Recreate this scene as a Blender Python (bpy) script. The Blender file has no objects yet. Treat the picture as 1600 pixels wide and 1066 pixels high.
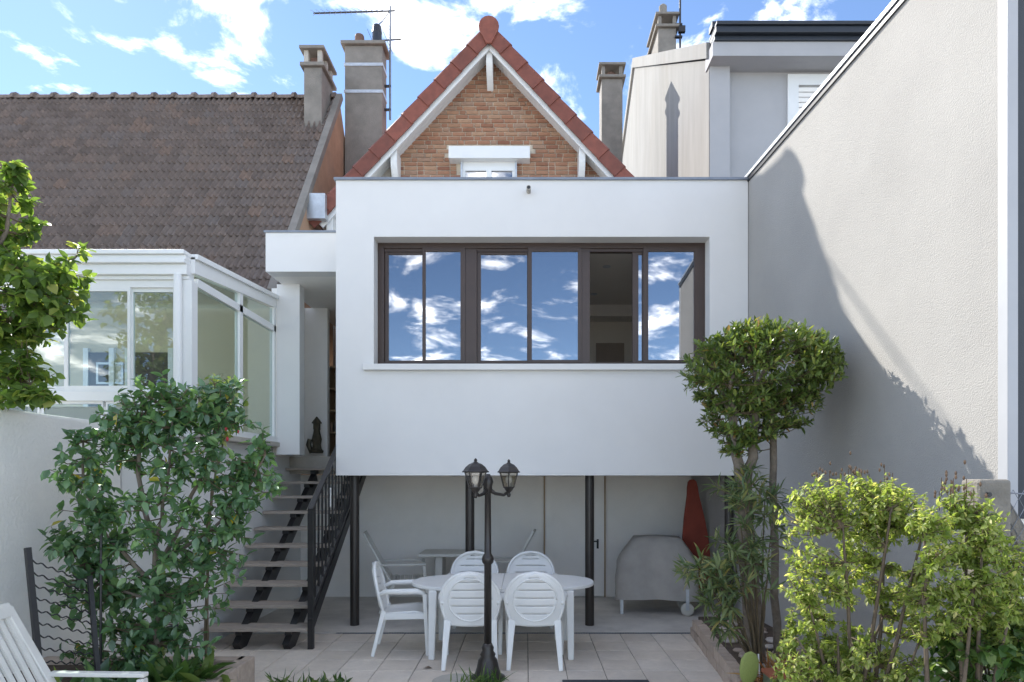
import bpy, math, random
import numpy as np
from mathutils import Vector, Matrix
R = math.radians
random.seed(7); rng = np.random.default_rng(7)
scene = bpy.context.scene
COL = scene.collection
# ------------------------------------------------------------------ camera, sky, sun, exposure
F, CX, CY, EYE = 1000.0, 822.0, 746.0, 1.8          # focal length (px of 1600), vanishing point, eye height
cam = bpy.data.cameras.new('camera'); camo = bpy.data.objects.new('camera', cam); COL.objects.link(camo)
cam.sensor_width = 36; cam.lens = 36*F/1600; cam.shift_x = (800-CX)/1600; cam.shift_y = (CY-533)/1600
cam.clip_start = 0.05; cam.clip_end = 3000
camo.location = (0, 0, EYE); camo.rotation_euler = (R(90), 0, 0)
scene.camera = camo
scene.render.resolution_x = 1024; scene.render.resolution_y = 682
SUNDIR = Vector((-3.285, 4.2, 4.39)).normalized()     # towards the sun
elev = math.asin(SUNDIR.z); azim = math.atan2(SUNDIR.x, SUNDIR.y)
world = bpy.data.worlds.new('World'); scene.world = world; world.use_nodes = True
def build_sky():
    nt = world.node_tree; N = nt.nodes; L = nt.links; N.clear()
    out = N.new('ShaderNodeOutputWorld')
    sky = N.new('ShaderNodeTexSky'); sky.sky_type = 'NISHITA'; sky.sun_disc = False
    sky.sun_elevation = elev; sky.sun_rotation = azim; sky.air_density = 0.72; sky.dust_density = 0.03; sky.ozone_density = 2.5
    b1 = N.new('ShaderNodeBackground'); b1.inputs[1].default_value = 0.066
    L.new(sky.outputs[0], b1.inputs[0])
    tc = N.new('ShaderNodeTexCoord'); sx = N.new('ShaderNodeSeparateXYZ'); L.new(tc.outputs['Generated'], sx.inputs[0])
    mz = N.new('ShaderNodeMath'); mz.operation = 'MAXIMUM'; mz.inputs[1].default_value = 0.0; L.new(sx.outputs[2], mz.inputs[0])
    ad = N.new('ShaderNodeMath'); ad.operation = 'ADD'; ad.inputs[1].default_value = 0.16; L.new(mz.outputs[0], ad.inputs[0])
    dx = N.new('ShaderNodeMath'); dx.operation = 'DIVIDE'; L.new(sx.outputs[0], dx.inputs[0]); L.new(ad.outputs[0], dx.inputs[1])
    dy = N.new('ShaderNodeMath'); dy.operation = 'DIVIDE'; L.new(sx.outputs[1], dy.inputs[0]); L.new(ad.outputs[0], dy.inputs[1])
    cb = N.new('ShaderNodeCombineXYZ'); L.new(dx.outputs[0], cb.inputs[0]); L.new(dy.outputs[0], cb.inputs[1])
    n1 = N.new('ShaderNodeTexNoise'); n1.inputs['Scale'].default_value = 3.6; n1.inputs['Detail'].default_value = 9; n1.inputs['Roughness'].default_value = 0.6; n1.inputs['Distortion'].default_value = 0.35
    L.new(cb.outputs[0], n1.inputs['Vector'])
    rp = N.new('ShaderNodeValToRGB'); rp.color_ramp.elements[0].position = 0.5; rp.color_ramp.elements[1].position = 0.75
    rp.color_ramp.elements[0].color = (0, 0, 0, 1); rp.color_ramp.elements[1].color = (1, 1, 1, 1)
    L.new(n1.outputs[0], rp.inputs[0])
    b2 = N.new('ShaderNodeBackground'); b2.inputs[0].default_value = (1, 0.955, 0.89, 1); b2.inputs[1].default_value = 3.5
    mx = N.new('ShaderNodeMixShader'); pw = N.new('ShaderNodeMath'); pw.operation = 'POWER'; pw.inputs[1].default_value = 1.8; L.new(rp.outputs[0], pw.inputs[0]); L.new(pw.outputs[0], mx.inputs[0]); L.new(b1.outputs[0], mx.inputs[1]); L.new(b2.outputs[0], mx.inputs[2])
    L.new(mx.outputs[0], out.inputs[0])
build_sky()
sl = bpy.data.lights.new('sun', 'SUN'); so = bpy.data.objects.new('sun', sl); COL.objects.link(so)
sl.energy = 2.0; sl.angle = R(0.53); sl.color = (1, 0.95, 0.87)
so.rotation_euler = SUNDIR.to_track_quat('Z', 'Y').to_euler(); so.location = (-20, 26, 30)
vs = scene.view_settings; vs.view_transform = 'Standard'; vs.look = 'None'; vs.exposure = 2.15; vs.gamma = 1; vs.use_curve_mapping = False

# ------------------------------------------------------------------ helpers
def P(px, py, Y): return Vector(((px-CX)/F*Y, Y, EYE+(CY-py)/F*Y))
def wx(Y): return 3.015-0.054*Y                      # face of the right hand boundary wall
def V(*a): return Vector(a)

class MB:
    def __init__(s): s.v = []; s.f = []
    def add(s, vs_, fs):
        o = len(s.v); s.v += [tuple(p) for p in vs_]; s.f += [tuple(i+o for i in f) for f in fs]; return s
    def box(s, x0, x1, y0, y1, z0, z1):
        return s.add([(x0,y0,z0),(x1,y0,z0),(x1,y1,z0),(x0,y1,z0),(x0,y0,z1),(x1,y0,z1),(x1,y1,z1),(x0,y1,z1)],
                     [(0,3,2,1),(4,5,6,7),(0,1,5,4),(1,2,6,5),(2,3,7,6),(3,0,4,7)])
    def bar(s, p, q, w, h, up=(0,0,1), w2=None, h2=None):
        p = Vector(p); q = Vector(q); d = (q-p).normalized(); up = Vector(up)
        if abs(d.dot(up)) > .99: up = Vector((0,1,0))
        r = d.cross(up).normalized(); u = r.cross(d)
        w2 = w if w2 is None else w2; h2 = h if h2 is None else h2
        vs_ = []
        for c, a, b in ((p, w/2, h/2), (q, w2/2, h2/2)):
            vs_ += [c-r*a-u*b, c+r*a-u*b, c+r*a+u*b, c-r*a+u*b]
        return s.add(vs_, [(0,1,2,3)[::-1],(4,5,6,7),(0,1,5,4),(1,2,6,5),(2,3,7,6),(3,0,4,7)])
    def tube(s, pts, rad, n=8, cap=True):
        pts = [Vector(p) for p in pts]
        if not hasattr(rad, '__len__'): rad = [rad]*len(pts)
        vs_ = []; fs = []; r = None
        for i, p in enumerate(pts):
            d = (pts[min(i+1, len(pts)-1)]-pts[max(i-1, 0)])
            if d.length < 1e-9: d = Vector((0,0,1))
            d.normalize()
            if r is None:
                r = d.cross(Vector((0,0,1)) if abs(d.z) < .9 else Vector((1,0,0))).normalized()
            else:
                r = (r-d*r.dot(d)); r = r.normalized() if r.length > 1e-6 else d.orthogonal().normalized()
            u = d.cross(r)
            for k in range(n):
                a = 2*math.pi*k/n; vs_.append(p+(r*math.cos(a)+u*math.sin(a))*rad[i])
        for i in range(len(pts)-1):
            for k in range(n):
                a, b = i*n+k, i*n+(k+1) % n; fs.append((a, b, b+n, a+n))
        if cap:
            fs.append(tuple(range(n))[::-1]); m = (len(pts)-1)*n; fs.append(tuple(range(m, m+n)))
        return s.add(vs_, fs)
    def lathe(s, prof, n=16, c=(0,0,0), rot=0.0):
        vs_ = []; fs = []
        for r, z in prof:
            for k in range(n):
                a = 2*math.pi*k/n+rot; vs_.append((c[0]+r*math.cos(a), c[1]+r*math.sin(a), c[2]+z))
        for i in range(len(prof)-1):
            for k in range(n):
                a, b = i*n+k, i*n+(k+1) % n; fs.append((a, b, b+n, a+n))
        fs.append(tuple(range(n))[::-1]); m = (len(prof)-1)*n; fs.append(tuple(range(m, m+n)))
        return s.add(vs_, fs)
    def prism(s, poly, axis, a0, a1):
        n = len(poly); vs_ = []
        for a in (a0, a1):
            for (p, q) in poly: vs_.append({'x': (a, p, q), 'y': (p, a, q), 'z': (p, q, a)}[axis])
        fs = [tuple(range(n))[::-1], tuple(range(n, 2*n))]+[(i, (i+1) % n, n+(i+1) % n, n+i) for i in range(n)]
        return s.add(vs_, fs)
    def ring(s, o, i, y0, y1):                        # wall with an opening; o, i = (x0,x1,z0,z1)
        vs_ = []
        for y in (y0, y1):
            for (a, b, c, d) in (o, i): vs_ += [(a,y,c),(b,y,c),(b,y,d),(a,y,d)]
        fs = []
        for k in range(4):
            j = (k+1) % 4
            fs += [(k, j, 4+j, 4+k), (8+k, 12+k, 12+j, 8+j), (k, 8+k, 8+j, j), (4+k, 4+j, 12+j, 12+k)]
        return s.add(vs_, fs)
    def mesh(s, name, mat, smooth=False):
        me = bpy.data.meshes.new(name); me.from_pydata(s.v, [], s.f); me.update()
        import bmesh
        bm = bmesh.new(); bm.from_mesh(me); bmesh.ops.recalc_face_normals(bm, faces=bm.faces); bm.to_mesh(me); bm.free()
        if mat: me.materials.append(mat)
        if smooth: me.shade_smooth() if hasattr(me, 'shade_smooth') else [setattr(p, 'use_smooth', True) for p in me.polygons]
        return me
    def build(s, name, mat, parent=None, world_=True, smooth=False, bevel=0, auto=None):
        return put(name, s.mesh(name, mat, smooth), parent, world_, bevel, auto)
def put(name, me, parent=None, world_=True, bevel=0, auto=None):
    o = bpy.data.objects.new(name, me); COL.objects.link(o)
    if parent is not None:
        o.parent = parent
        if world_ and parent.type == 'EMPTY': o.location = -parent.location
    if bevel:
        m = o.modifiers.new('bevel', 'BEVEL'); m.width = bevel; m.segments = 2; m.limit_method = 'ANGLE'; m.angle_limit = R(40)
    return o
def tag(o, label, cat, group=None):
    o['label'] = label; o['category'] = cat
    if group: o['group'] = group
    return o
def thing(name, label, cat, loc=(0,0,0), rotz=0, group=None):
    o = bpy.data.objects.new(name, None); COL.objects.link(o); o.location = loc; o.rotation_euler = (0,0,rotz)
    o.empty_display_size = .1
    return tag(o, label, cat, group)
def struct(o): o['kind'] = 'structure'; return o
def stuff(o): o['kind'] = 'stuff'; return o
def dup(root, loc, rotz, label):
    r = root.copy(); COL.objects.link(r); r.location = loc; r.rotation_euler = (0,0,rotz); r['label'] = label
    for ch in list(root.children):
        c = ch.copy(); COL.objects.link(c); c.parent = r
        for g in ch.children:
            d = g.copy(); COL.objects.link(d); d.parent = c
    return r

# ------------------------------------------------------------------ materials
def mat(name, col, rough=.6, var=.12, scale=6, bump=0, bscale=80, metal=0, rnd=0, cols=None, stretch=None, spec=.5, dirt=0, dirtcol=(.1,.1,.09), island=False):
    m = bpy.data.materials.new(name); m.use_nodes = True; nt = m.node_tree; N = nt.nodes; L = nt.links
    b = N['Principled BSDF']; b.inputs['Roughness'].default_value = rough; b.inputs['Metallic'].default_value = metal
    b.inputs['Specular IOR Level'].default_value = spec
    tc = N.new('ShaderNodeTexCoord'); src = tc.outputs['Object']
    if stretch:
        mp = N.new('ShaderNodeMapping'); mp.inputs['Scale'].default_value = stretch; L.new(src, mp.inputs[0]); src = mp.outputs[0]
    if rnd or cols:
        oi = N.new('ShaderNodeNewGeometry' if island else 'ShaderNodeObjectInfo')
        rout = oi.outputs['Random Per Island' if island else 'Random']
    if cols:
        rp = N.new('ShaderNodeValToRGB'); rp.color_ramp.interpolation = 'LINEAR'
        els = rp.color_ramp.elements
        while len(els) < len(cols): els.new(.5)
        for i, c in enumerate(cols): els[i].position = i/(len(cols)-1); els[i].color = (*c, 1)
        L.new(rout, rp.inputs[0]); base = rp.outputs[0]
    else:
        rg = N.new('ShaderNodeRGB'); rg.outputs[0].default_value = (*col, 1); base = rg.outputs[0]
    n = N.new('ShaderNodeTexNoise'); n.inputs['Scale'].default_value = scale; n.inputs['Detail'].default_value = 7; n.inputs['Roughness'].default_value = .6
    L.new(src, n.inputs['Vector'])
    mr = N.new('ShaderNodeMapRange'); mr.inputs[1].default_value = .25; mr.inputs[2].default_value = .75
    mr.inputs[3].default_value = 1-var; mr.inputs[4].default_value = 1+var; L.new(n.outputs[0], mr.inputs[0])
    val = mr.outputs[0]
    if rnd:
        m2 = N.new('ShaderNodeMapRange'); m2.inputs[3].default_value = 1-rnd; m2.inputs[4].default_value = 1+rnd; L.new(rout, m2.inputs[0])
        mm = N.new('ShaderNodeMath'); mm.operation = 'MULTIPLY'; L.new(val, mm.inputs[0]); L.new(m2.outputs[0], mm.inputs[1]); val = mm.outputs[0]
    mu = N.new('ShaderNodeVectorMath'); mu.operation = 'SCALE'; L.new(base, mu.inputs[0]); L.new(val, mu.inputs['Scale'])
    colout = mu.outputs[0]
    if dirt:
        n3 = N.new('ShaderNodeTexNoise'); n3.inputs['Scale'].default_value = scale*.45; n3.inputs['Detail'].default_value = 9; n3.inputs['Roughness'].default_value = .7
        L.new(src, n3.inputs['Vector'])
        r3 = N.new('ShaderNodeValToRGB'); r3.color_ramp.elements[0].position = .5; r3.color_ramp.elements[1].position = .72
        L.new(n3.outputs[0], r3.inputs[0])
        f3 = N.new('ShaderNodeMath'); f3.operation = 'MULTIPLY'; f3.inputs[1].default_value = dirt; L.new(r3.outputs[0], f3.inputs[0])
        mx = N.new('ShaderNodeMixRGB'); mx.inputs[2].default_value = (*dirtcol, 1); L.new(f3.outputs[0], mx.inputs[0]); L.new(colout, mx.inputs[1]); colout = mx.outputs[0]
    L.new(colout, b.inputs['Base Color'])
    if bump:
        n2 = N.new('ShaderNodeTexNoise'); n2.inputs['Scale'].default_value = bscale; n2.inputs['Detail'].default_value = 4
        L.new(tc.outputs['Object'], n2.inputs['Vector'])
        bp = N.new('ShaderNodeBump'); bp.inputs['Strength'].default_value = bump; bp.inputs['Distance'].default_value = .01
        L.new(n2.outputs[0], bp.inputs['Height']); L.new(bp.outputs[0], b.inputs['Normal'])
    return m
def leafmat(name, cols, trans=.35, rough=.4, spec=.5):
    m = bpy.data.materials.new(name); m.use_nodes = True; nt = m.node_tree; N = nt.nodes; L = nt.links
    b = N['Principled BSDF']; b.inputs['Roughness'].default_value = rough; b.inputs['Specular IOR Level'].default_value = spec
    g = N.new('ShaderNodeNewGeometry'); rp = N.new('ShaderNodeValToRGB'); els = rp.color_ramp.elements
    while len(els) < len(cols): els.new(.5)
    for i, (p, c) in enumerate(cols): els[i].position = p; els[i].color = (*c, 1)
    L.new(g.outputs['Random Per Island'], rp.inputs[0]); L.new(rp.outputs[0], b.inputs['Base Color'])
    t = N.new('ShaderNodeBsdfTranslucent'); sc = N.new('ShaderNodeMixRGB'); sc.blend_type = 'MULTIPLY'; sc.inputs[0].default_value = 1
    sc.inputs[2].default_value = (1.7, 1.7, .85, 1); L.new(rp.outputs[0], sc.inputs[1]); L.new(sc.outputs[0], t.inputs[0])
    mx = N.new('ShaderNodeMixShader'); mx.inputs[0].default_value = trans
    L.new(b.outputs[0], mx.inputs[1]); L.new(t.outputs[0], mx.inputs[2]); L.new(mx.outputs[0], N['Material Output'].inputs[0])
    return m
def glassmat(name, refl, tint, rough=0.0):
    m = bpy.data.materials.new(name); m.use_nodes = True; nt = m.node_tree; N = nt.nodes; L = nt.links
    N.remove(N['Principled BSDF'])
    t = N.new('ShaderNodeBsdfTransparent'); t.inputs[0].default_value = (*tint, 1)
    g = N.new('ShaderNodeBsdfGlossy'); g.inputs['Roughness'].default_value = rough; g.inputs[0].default_value = (.95, .97, 1, 1)
    lf = N.new('ShaderNodeLayerWeight'); lf.inputs[0].default_value = .5
    lw = N.new('ShaderNodeMath'); lw.operation = 'POWER'; lw.inputs[1].default_value = 5; L.new(lf.outputs['Facing'], lw.inputs[0])
    mr = N.new('ShaderNodeMapRange'); mr.inputs[1].default_value = 0; mr.inputs[2].default_value = 1; mr.inputs[3].default_value = refl; mr.inputs[4].default_value = 1
    L.new(lw.outputs[0], mr.inputs[0])
    mx = N.new('ShaderNodeMixShader'); L.new(mr.outputs[0], mx.inputs[0]); L.new(t.outputs[0], mx.inputs[1]); L.new(g.outputs[0], mx.inputs[2])
    L.new(mx.outputs[0], N['Material Output'].inputs[0])
    return m
M = {}
M['white'] = mat('white_render', (.72,.715,.7), .75, .05, .9, .12, 160, spec=.12)
M['offwhite'] = mat('offwhite_render', (.88,.855,.81), .8, .05, 1.6, .25, 120, dirt=.12, dirtcol=(.4,.38,.34), spec=.12)
M['gardenwall'] = mat('garden_wall_render', (.84,.82,.77), .85, .05, 1.4, .8, 38, dirt=.15, dirtcol=(.42,.4,.35), spec=.12)
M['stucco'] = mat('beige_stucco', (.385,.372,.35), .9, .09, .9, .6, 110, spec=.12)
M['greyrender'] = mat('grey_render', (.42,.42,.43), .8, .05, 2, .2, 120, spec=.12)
M['trimgrey'] = mat('grey_trim', (.4,.41,.43), .5, .05, 3)
M['greyfacade'] = mat('grey_facade', (.045,.052,.062), .7, .06, 2, .2, 120)
M['zinc'] = mat('zinc', (.22,.24,.27), .45, .15, 5, 0, metal=.6)
M['zincpale'] = mat('pale_zinc', (.5,.53,.56), .4, .2, 9, 0, metal=.5)
M['anthracite'] = mat('anthracite_metal', (.022,.028,.038), .4, .1, 4)
M['brownalu'] = mat('brown_aluminium', (.055,.034,.026), .4, .08, 6)
M['black'] = mat('black_paint', (.018,.017,.018), .4, .2, 14, .08, 60)
M['postbrown'] = mat('dark_brown_paint', (.03,.025,.022), .35, .15, 8, .05, 50)
M['pvc'] = mat('white_pvc', (.78,.79,.78), .35, .03, 3)
M['plastic'] = mat('white_plastic', (.8,.8,.78), .38, .04, 5, .03, 90, dirt=.1, dirtcol=(.5,.47,.4))
M['agedplastic'] = mat('aged_white_plastic', (.66,.65,.6), .5, .06, 5, .03, 90, dirt=.25, dirtcol=(.4,.38,.33))
M['brick'] = mat('brick', (.3,.15,.08), .85, .22, 30, .5, 90, cols=[(.24,.1,.06),(.39,.195,.115),(.33,.155,.09),(.42,.25,.155),(.28,.125,.07),(.38,.21,.13),(.34,.215,.15)], dirt=.4, dirtcol=(.13,.095,.07))
M['mortar'] = mat('mortar', (.6,.52,.41), .95, .3, 5, .5, 120, dirt=.5, dirtcol=(.12,.09,.07))
M['verge'] = mat('terracotta_verge', (.2,.06,.038), .6, .25, 9, .15, 60, rnd=.2, dirt=.25, dirtcol=(.16,.07,.05))
M['rooftile'] = mat('weathered_roof_tile', (.16,.12,.1), .85, .28, 14, .5, 70, cols=[(.165,.13,.11),(.215,.17,.145),(.185,.147,.125),(.23,.18,.15),(.205,.172,.155),(.25,.18,.14)], dirt=.4, dirtcol=(.085,.082,.07))
M['rooftilefar'] = mat('weathered_roof_tile_upper', (.16,.12,.1), .85, .28, 14, .5, 70, cols=[(.165,.13,.11),(.215,.17,.145),(.185,.147,.125),(.23,.18,.15),(.205,.172,.155),(.25,.18,.14)], dirt=.4, dirtcol=(.085,.082,.07), island=True)
M['cement'] = mat('weathered_cement', (.235,.215,.19), .9, .2, 4, .5, 50, dirt=.5, dirtcol=(.13,.125,.11))
M['cementpale'] = mat('pale_cement', (.45,.42,.37), .9, .15, 4, .4, 60, dirt=.4, dirtcol=(.22,.2,.17))
M['orangerender'] = mat('ochre_render', (.42,.27,.18), .9, .2, 2.5, .3, 60, dirt=.5, dirtcol=(.26,.23,.2), spec=.12)
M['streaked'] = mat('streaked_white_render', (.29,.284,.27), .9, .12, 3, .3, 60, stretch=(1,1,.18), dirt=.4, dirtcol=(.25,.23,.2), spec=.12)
M['tile'] = mat('terrace_tile', (.6,.53,.46), .7, .13, 9, .15, 70, cols=[(.68,.6,.515),(.73,.65,.56),(.64,.56,.475),(.7,.62,.53)], dirt=.5, dirtcol=(.42,.35,.28))
M['joint'] = mat('tile_joint', (.2,.17,.14), .95, .3, 20)
M['concrete'] = mat('concrete_floor', (.66,.62,.565), .8, .14, 3, .2, 70, dirt=.4, dirtcol=(.28,.25,.21))
M['concretepost'] = mat('concrete_post', (.2,.185,.16), .95, .22, 12, .8, 55, dirt=.4, dirtcol=(.2,.19,.16))
M['wood'] = mat('weathered_wood', (.36,.31,.265), .8, .25, 8, .4, 40, stretch=(1.2,14,14), rnd=.12)
M['soil'] = mat('soil', (.085,.06,.042), .95, .4, 9, 1, 30)
M['bounce_gravel'] = mat('pale_bounce_gravel', (.5,.47,.42), .95, .2, 3, .8, 40)  # unseen front ground, made pale to bounce sunlight onto facade and soffit
M['stone'] = mat('bed_stone', (.4,.34,.29), .85, .2, 14, .4, 40, cols=[(.42,.36,.31),(.5,.46,.42),(.33,.26,.21),(.46,.33,.26)])
M['blockstone'] = mat('edging_block', (.45,.36,.29), .85, .2, 14, .5, 50, rnd=.15, dirt=.4, dirtcol=(.25,.2,.16))
M['cover'] = mat('grey_cover', (.37,.35,.325), .75, .12, 5, .15, 60)
M['redcloth'] = mat('rust_red_cloth', (.24,.05,.03), .85, .12, 7, .2, 120)
M['bark'] = mat('bark', (.19,.155,.12), .9, .35, 22, .9, 40, dirt=.4, dirtcol=(.3,.28,.24))
M['barkdark'] = mat('dark_bark', (.11,.085,.06), .9, .3, 25, .8, 50)
M['twig'] = mat('twig', (.13,.1,.06), .8, .25, 20)
M['terracotta'] = mat('terracotta_pot', (.36,.12,.06), .75, .15, 9, .2, 60)
M['greenpot'] = mat('green_trough', (.13,.17,.1), .6, .15, 9)
M['cactus'] = mat('cactus_pad', (.25,.3,.08), .5, .15, 12, .3, 60)
M['cream'] = mat('cream_wall', (.62,.54,.38), .8, .05, 2)
M['roomwall'] = mat('room_wall', (.68,.61,.52), .8, .04, 2)
M['roomdoor'] = mat('room_door', (.3,.23,.18), .6, .08, 3)
M['ceiling'] = mat('room_ceiling', (.7,.66,.6), .85, .03, 2)
M['bronze'] = mat('bronze', (.08,.07,.045), .5, .3, 14, .3, 50, metal=.4)
M['doorframe'] = mat('door_edging', (.42,.31,.2), .7, .15, 9)
M['roomdark'] = mat('dark_furniture', (.07,.055,.045), .6, .2, 5)
M['glass'] = glassmat('window_glass', .27, (.6,.62,.65))
M['clearglass'] = glassmat('conservatory_glass', .08, (.8,.86,.84))
M['lampglass'] = glassmat('lantern_glass', .12, (.78,.74,.68), .05)
M['polycarb'] = glassmat('polycarbonate', .12, (.85,.88,.86), .2)
M['wheel'] = mat('wheel_plastic', (.5,.49,.44), .6, .1, 8)
M['paper'] = mat('picture_print', (.6,.58,.5), .7, .4, 12)
M['terrapot'] = mat('chimney_pot', (.17,.1,.075), .8, .25, 9, .3, 40)
M['camellia'] = leafmat('camellia_leaf', [(0,(.07,.14,.07)),(.5,(.11,.21,.1)),(.85,(.16,.28,.125)),(.985,(.2,.32,.11)),(1,(.5,.36,.03))], .36, .25, .8)
M['laurel'] = leafmat('laurel_leaf', [(0,(.07,.11,.035)),(.45,(.12,.18,.045)),(.8,(.18,.24,.06)),(.96,(.27,.31,.08)),(1,(.3,.15,.06))], .3, .35, .5)
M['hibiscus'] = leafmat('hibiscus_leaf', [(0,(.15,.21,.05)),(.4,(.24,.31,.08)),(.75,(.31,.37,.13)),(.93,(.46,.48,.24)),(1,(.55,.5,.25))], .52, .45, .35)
M['oleander'] = leafmat('oleander_leaf', [(0,(.08,.13,.06)),(.5,(.14,.19,.085)),(.85,(.2,.24,.1)),(1,(.33,.28,.1))], .28, .45, .4)
M['linden'] = leafmat('tree_leaf', [(0,(.08,.14,.04)),(.5,(.13,.21,.055)),(.85,(.19,.27,.07)),(1,(.32,.34,.1))], .58, .45, .4)
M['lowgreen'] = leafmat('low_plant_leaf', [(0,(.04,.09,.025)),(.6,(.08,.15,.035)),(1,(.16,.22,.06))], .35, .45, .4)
M['drygrass'] = leafmat('dry_grass', [(0,(.25,.1,.04)),(.6,(.36,.17,.07)),(1,(.42,.27,.12))], .35, .6, .2)
M['pod'] = mat('seed_pod', (.12,.075,.045), .8, .3, 20)
M['petal'] = mat('fuchsia_petal', (.5,.05,.06), .6, .1, 9)

# ------------------------------------------------------------------ ground, terrace, undercroft floor
g = MB(); g.add([(-600,-300,-.03),(600,-300,-.03),(600,900,-.03),(-600,900,-.03)], [(0,1,2,3)])
struct(g.build('ground', M['bounce_gravel']))
TX0, TX1, TY0, TY1, TS = -3.42, 1.97, 5.6, 7.37, .354
terr = MB().box(-3.9, 2.05, 5.58, 7.37, -.028, -.008).build('terrace', M['joint']); struct(terr)
tm = MB(); c = .004; h = TS/2-.003
tm.add([(-h,-h,-.02),(h,-h,-.02),(h,h,-.02),(-h,h,-.02),(-h,-h,-c),(h,-h,-c),(h,h,-c),(-h,h,-c),(-h+c,-h+c,0),(h-c,-h+c,0),(h-c,h-c,0),(-h+c,h-c,0)],
       [(0,1,5,4),(1,2,6,5),(2,3,7,6),(3,0,4,7),(4,5,9,8),(5,6,10,9),(6,7,11,10),(7,4,8,11),(8,9,10,11)])
tmesh = tm.mesh('paving_tile', M['tile'])
for j in range(5):
    for i in range(-11, 6):
        x = .019+(i+.5)*TS; y = TY1-(j+.5)*TS
        if x > 2.05 - .05*(7.37-y): continue
        o = put('paving_tile', tmesh, terr); o.location = (x, y, random.uniform(-.0015, .0015)); o.rotation_euler = (0,0,random.choice((0,1,2,3))*math.pi/2+random.uniform(-.004,.004))
MB().box(-3.42, 2.6, 7.43, 9.66, -.028, 0.0).build('undercroft_floor', M['concrete'])['kind'] = 'structure'
dr = MB().box(-2.2, 2.02, 7.37, 7.43, -.028, -.02).build('drain_channel', M['black']); struct(dr)
gb = MB()
for k in range(140): gb.box(-2.2+k*.03, -2.2+k*.03+.016, 7.372, 7.428, -.018, -.002)
gb.box(-2.2, 2.0, 7.372, 7.38, -.018, -.001); gb.box(-2.2, 2.0, 7.42, 7.428, -.018, -.001)
gb.build('drain_grating', M['zinc'], dr)
# ------------------------------------------------------------------ the white extension on posts
YF = 7.5
X0, X1, Z0, Z1 = -2.228, 2.60, 1.8225, 5.28
ext = thing('house_extension', 'white rendered box extension raised on dark posts with wide brown window', 'building', (0, YF, 0))
OPN = (-1.785, 2.153, 3.12, 4.62)
MB().ring((X0, X1, Z0, Z1), OPN, YF, YF+.3).build('facade_wall', M['white'], ext)
MB().box(X0, X0+.25, YF+.3, 11.0, Z0, Z1).build('side_wall', M['white'], ext)
MB().box(X0+.25, 2.49, YF+.3, 11.0, Z0, Z0+.15).build('floor_slab', M['offwhite'], ext)
MB().box(X0+.25, 2.49, YF+.3, 11.0, 4.66, 5.2).build('ceiling', M['ceiling'], ext)
cp = MB().box(X0-.02, X1, YF-.025, YF+.3, Z1, Z1+.028); cp.box(X0-.02, X0+.27, YF+.3, 11.0, Z1, Z1+.028); cp.build('coping', M['zinc'], ext)
MB().box(X0+.25, 2.49, 11.0, 11.08, Z0+.15, 4.66).build('room_back_wall', M['roomwall'], ext)
MB().box(2.3, 2.48, YF+.3, 11.0, Z0+.15, 4.66).build('room_side_wall', M['roomwall'], ext)
MB().box(X0+.25, 2.3, 10.6, 11.0, 4.47, 4.66).build('ceiling_beam', M['ceiling'], ext)
MB().box(1.2, 1.68, 10.96, 11.0, 2.0, 4.1).build('room_door', M['roomdoor'], ext)
for px, py in ((948,417),(928,460)):
    Y = 2.85/((746-py)/1000.); x = (px-822)/1000.*Y
    d = MB().lathe([(.055,-.006),(.055,0),(.04,.0),(.035,-.004)], 16, (x, Y, 4.655)).build('downlight', M['zincpale'], ext)
    MB().lathe([(.034,-.002),(.034,.003)], 12, (x, Y, 4.652)).build('bulb', M['black'], d)
MB().box(-1.9, 2.27, YF-.07, YF+.2, 3.05, 3.12).build('window_sill', M['white'], ext, bevel=.006)
YW = 7.70
def wp(px): return (px-CX)/F*YW
def wz(py): return EYE+(CY-py)/F*YW
wf = MB().ring((OPN[0]-.01, OPN[1]+.01, 3.10, 4.63), (wp(600), wp(1091), wz(566), wz(388)), YW, YW+.1).build('window_frame', M['brownalu'], ext, bevel=.004)
for a, b in ((726,745),(908,922)): MB().box(wp(a), wp(b), YW+.01, YW+.09, wz(567), wz(387)).build('mullion', M['brownalu'], wf, bevel=.003)
hd = MB().box(wp(600), wp(1091), YW+.02, YW+.09, wz(392.5), wz(387)); hd.build('head_rail', M['brownalu'], wf)
for (a, b, ga, gb_, t, dy) in ((600,664,606,659,396,.045),(660,727,665,719.5,393,.005),(745,829,751,823.5,396,.045),(825,909,831,903,393,.005),(1005,1092,1013,1084.5,393,.005),(989,1008,998.5,1004,396,.045)):
    s_ = MB().ring((wp(a), wp(b), wz(567), wz(t-7)), (wp(ga), wp(gb_), wz(562.5), wz(t)), YW+dy-.008, YW+dy+.03).build('sash', M['brownalu'], ext, bevel=.003)
    MB().box(wp(ga)-.005, wp(gb_)+.005, YW+dy+.008, YW+dy+.014, wz(562.5)-.005, wz(t)+.005).build('pane', M['glass'], s_)
for px in (553.5, 734, 921.5, 1140):
    x = (px-CX)/F*7.78; MB().lathe([(.055,0),(.055,1.823)], 20, (x, 7.8, 0)).build('column', M['postbrown'], ext, smooth=False)
sp = P(826, 299, YF); MB().tube([sp+V(0,.1,.0), sp+V(0,-.13,-.012)], .026, 14).build('overflow_spout', M['cementpale'], ext)
MB().tube([sp+V(0,-.13,-.012), sp+V(0,-.131,-.012)], .02, 12).build('spout_mouth', M['black'], ext)
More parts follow.
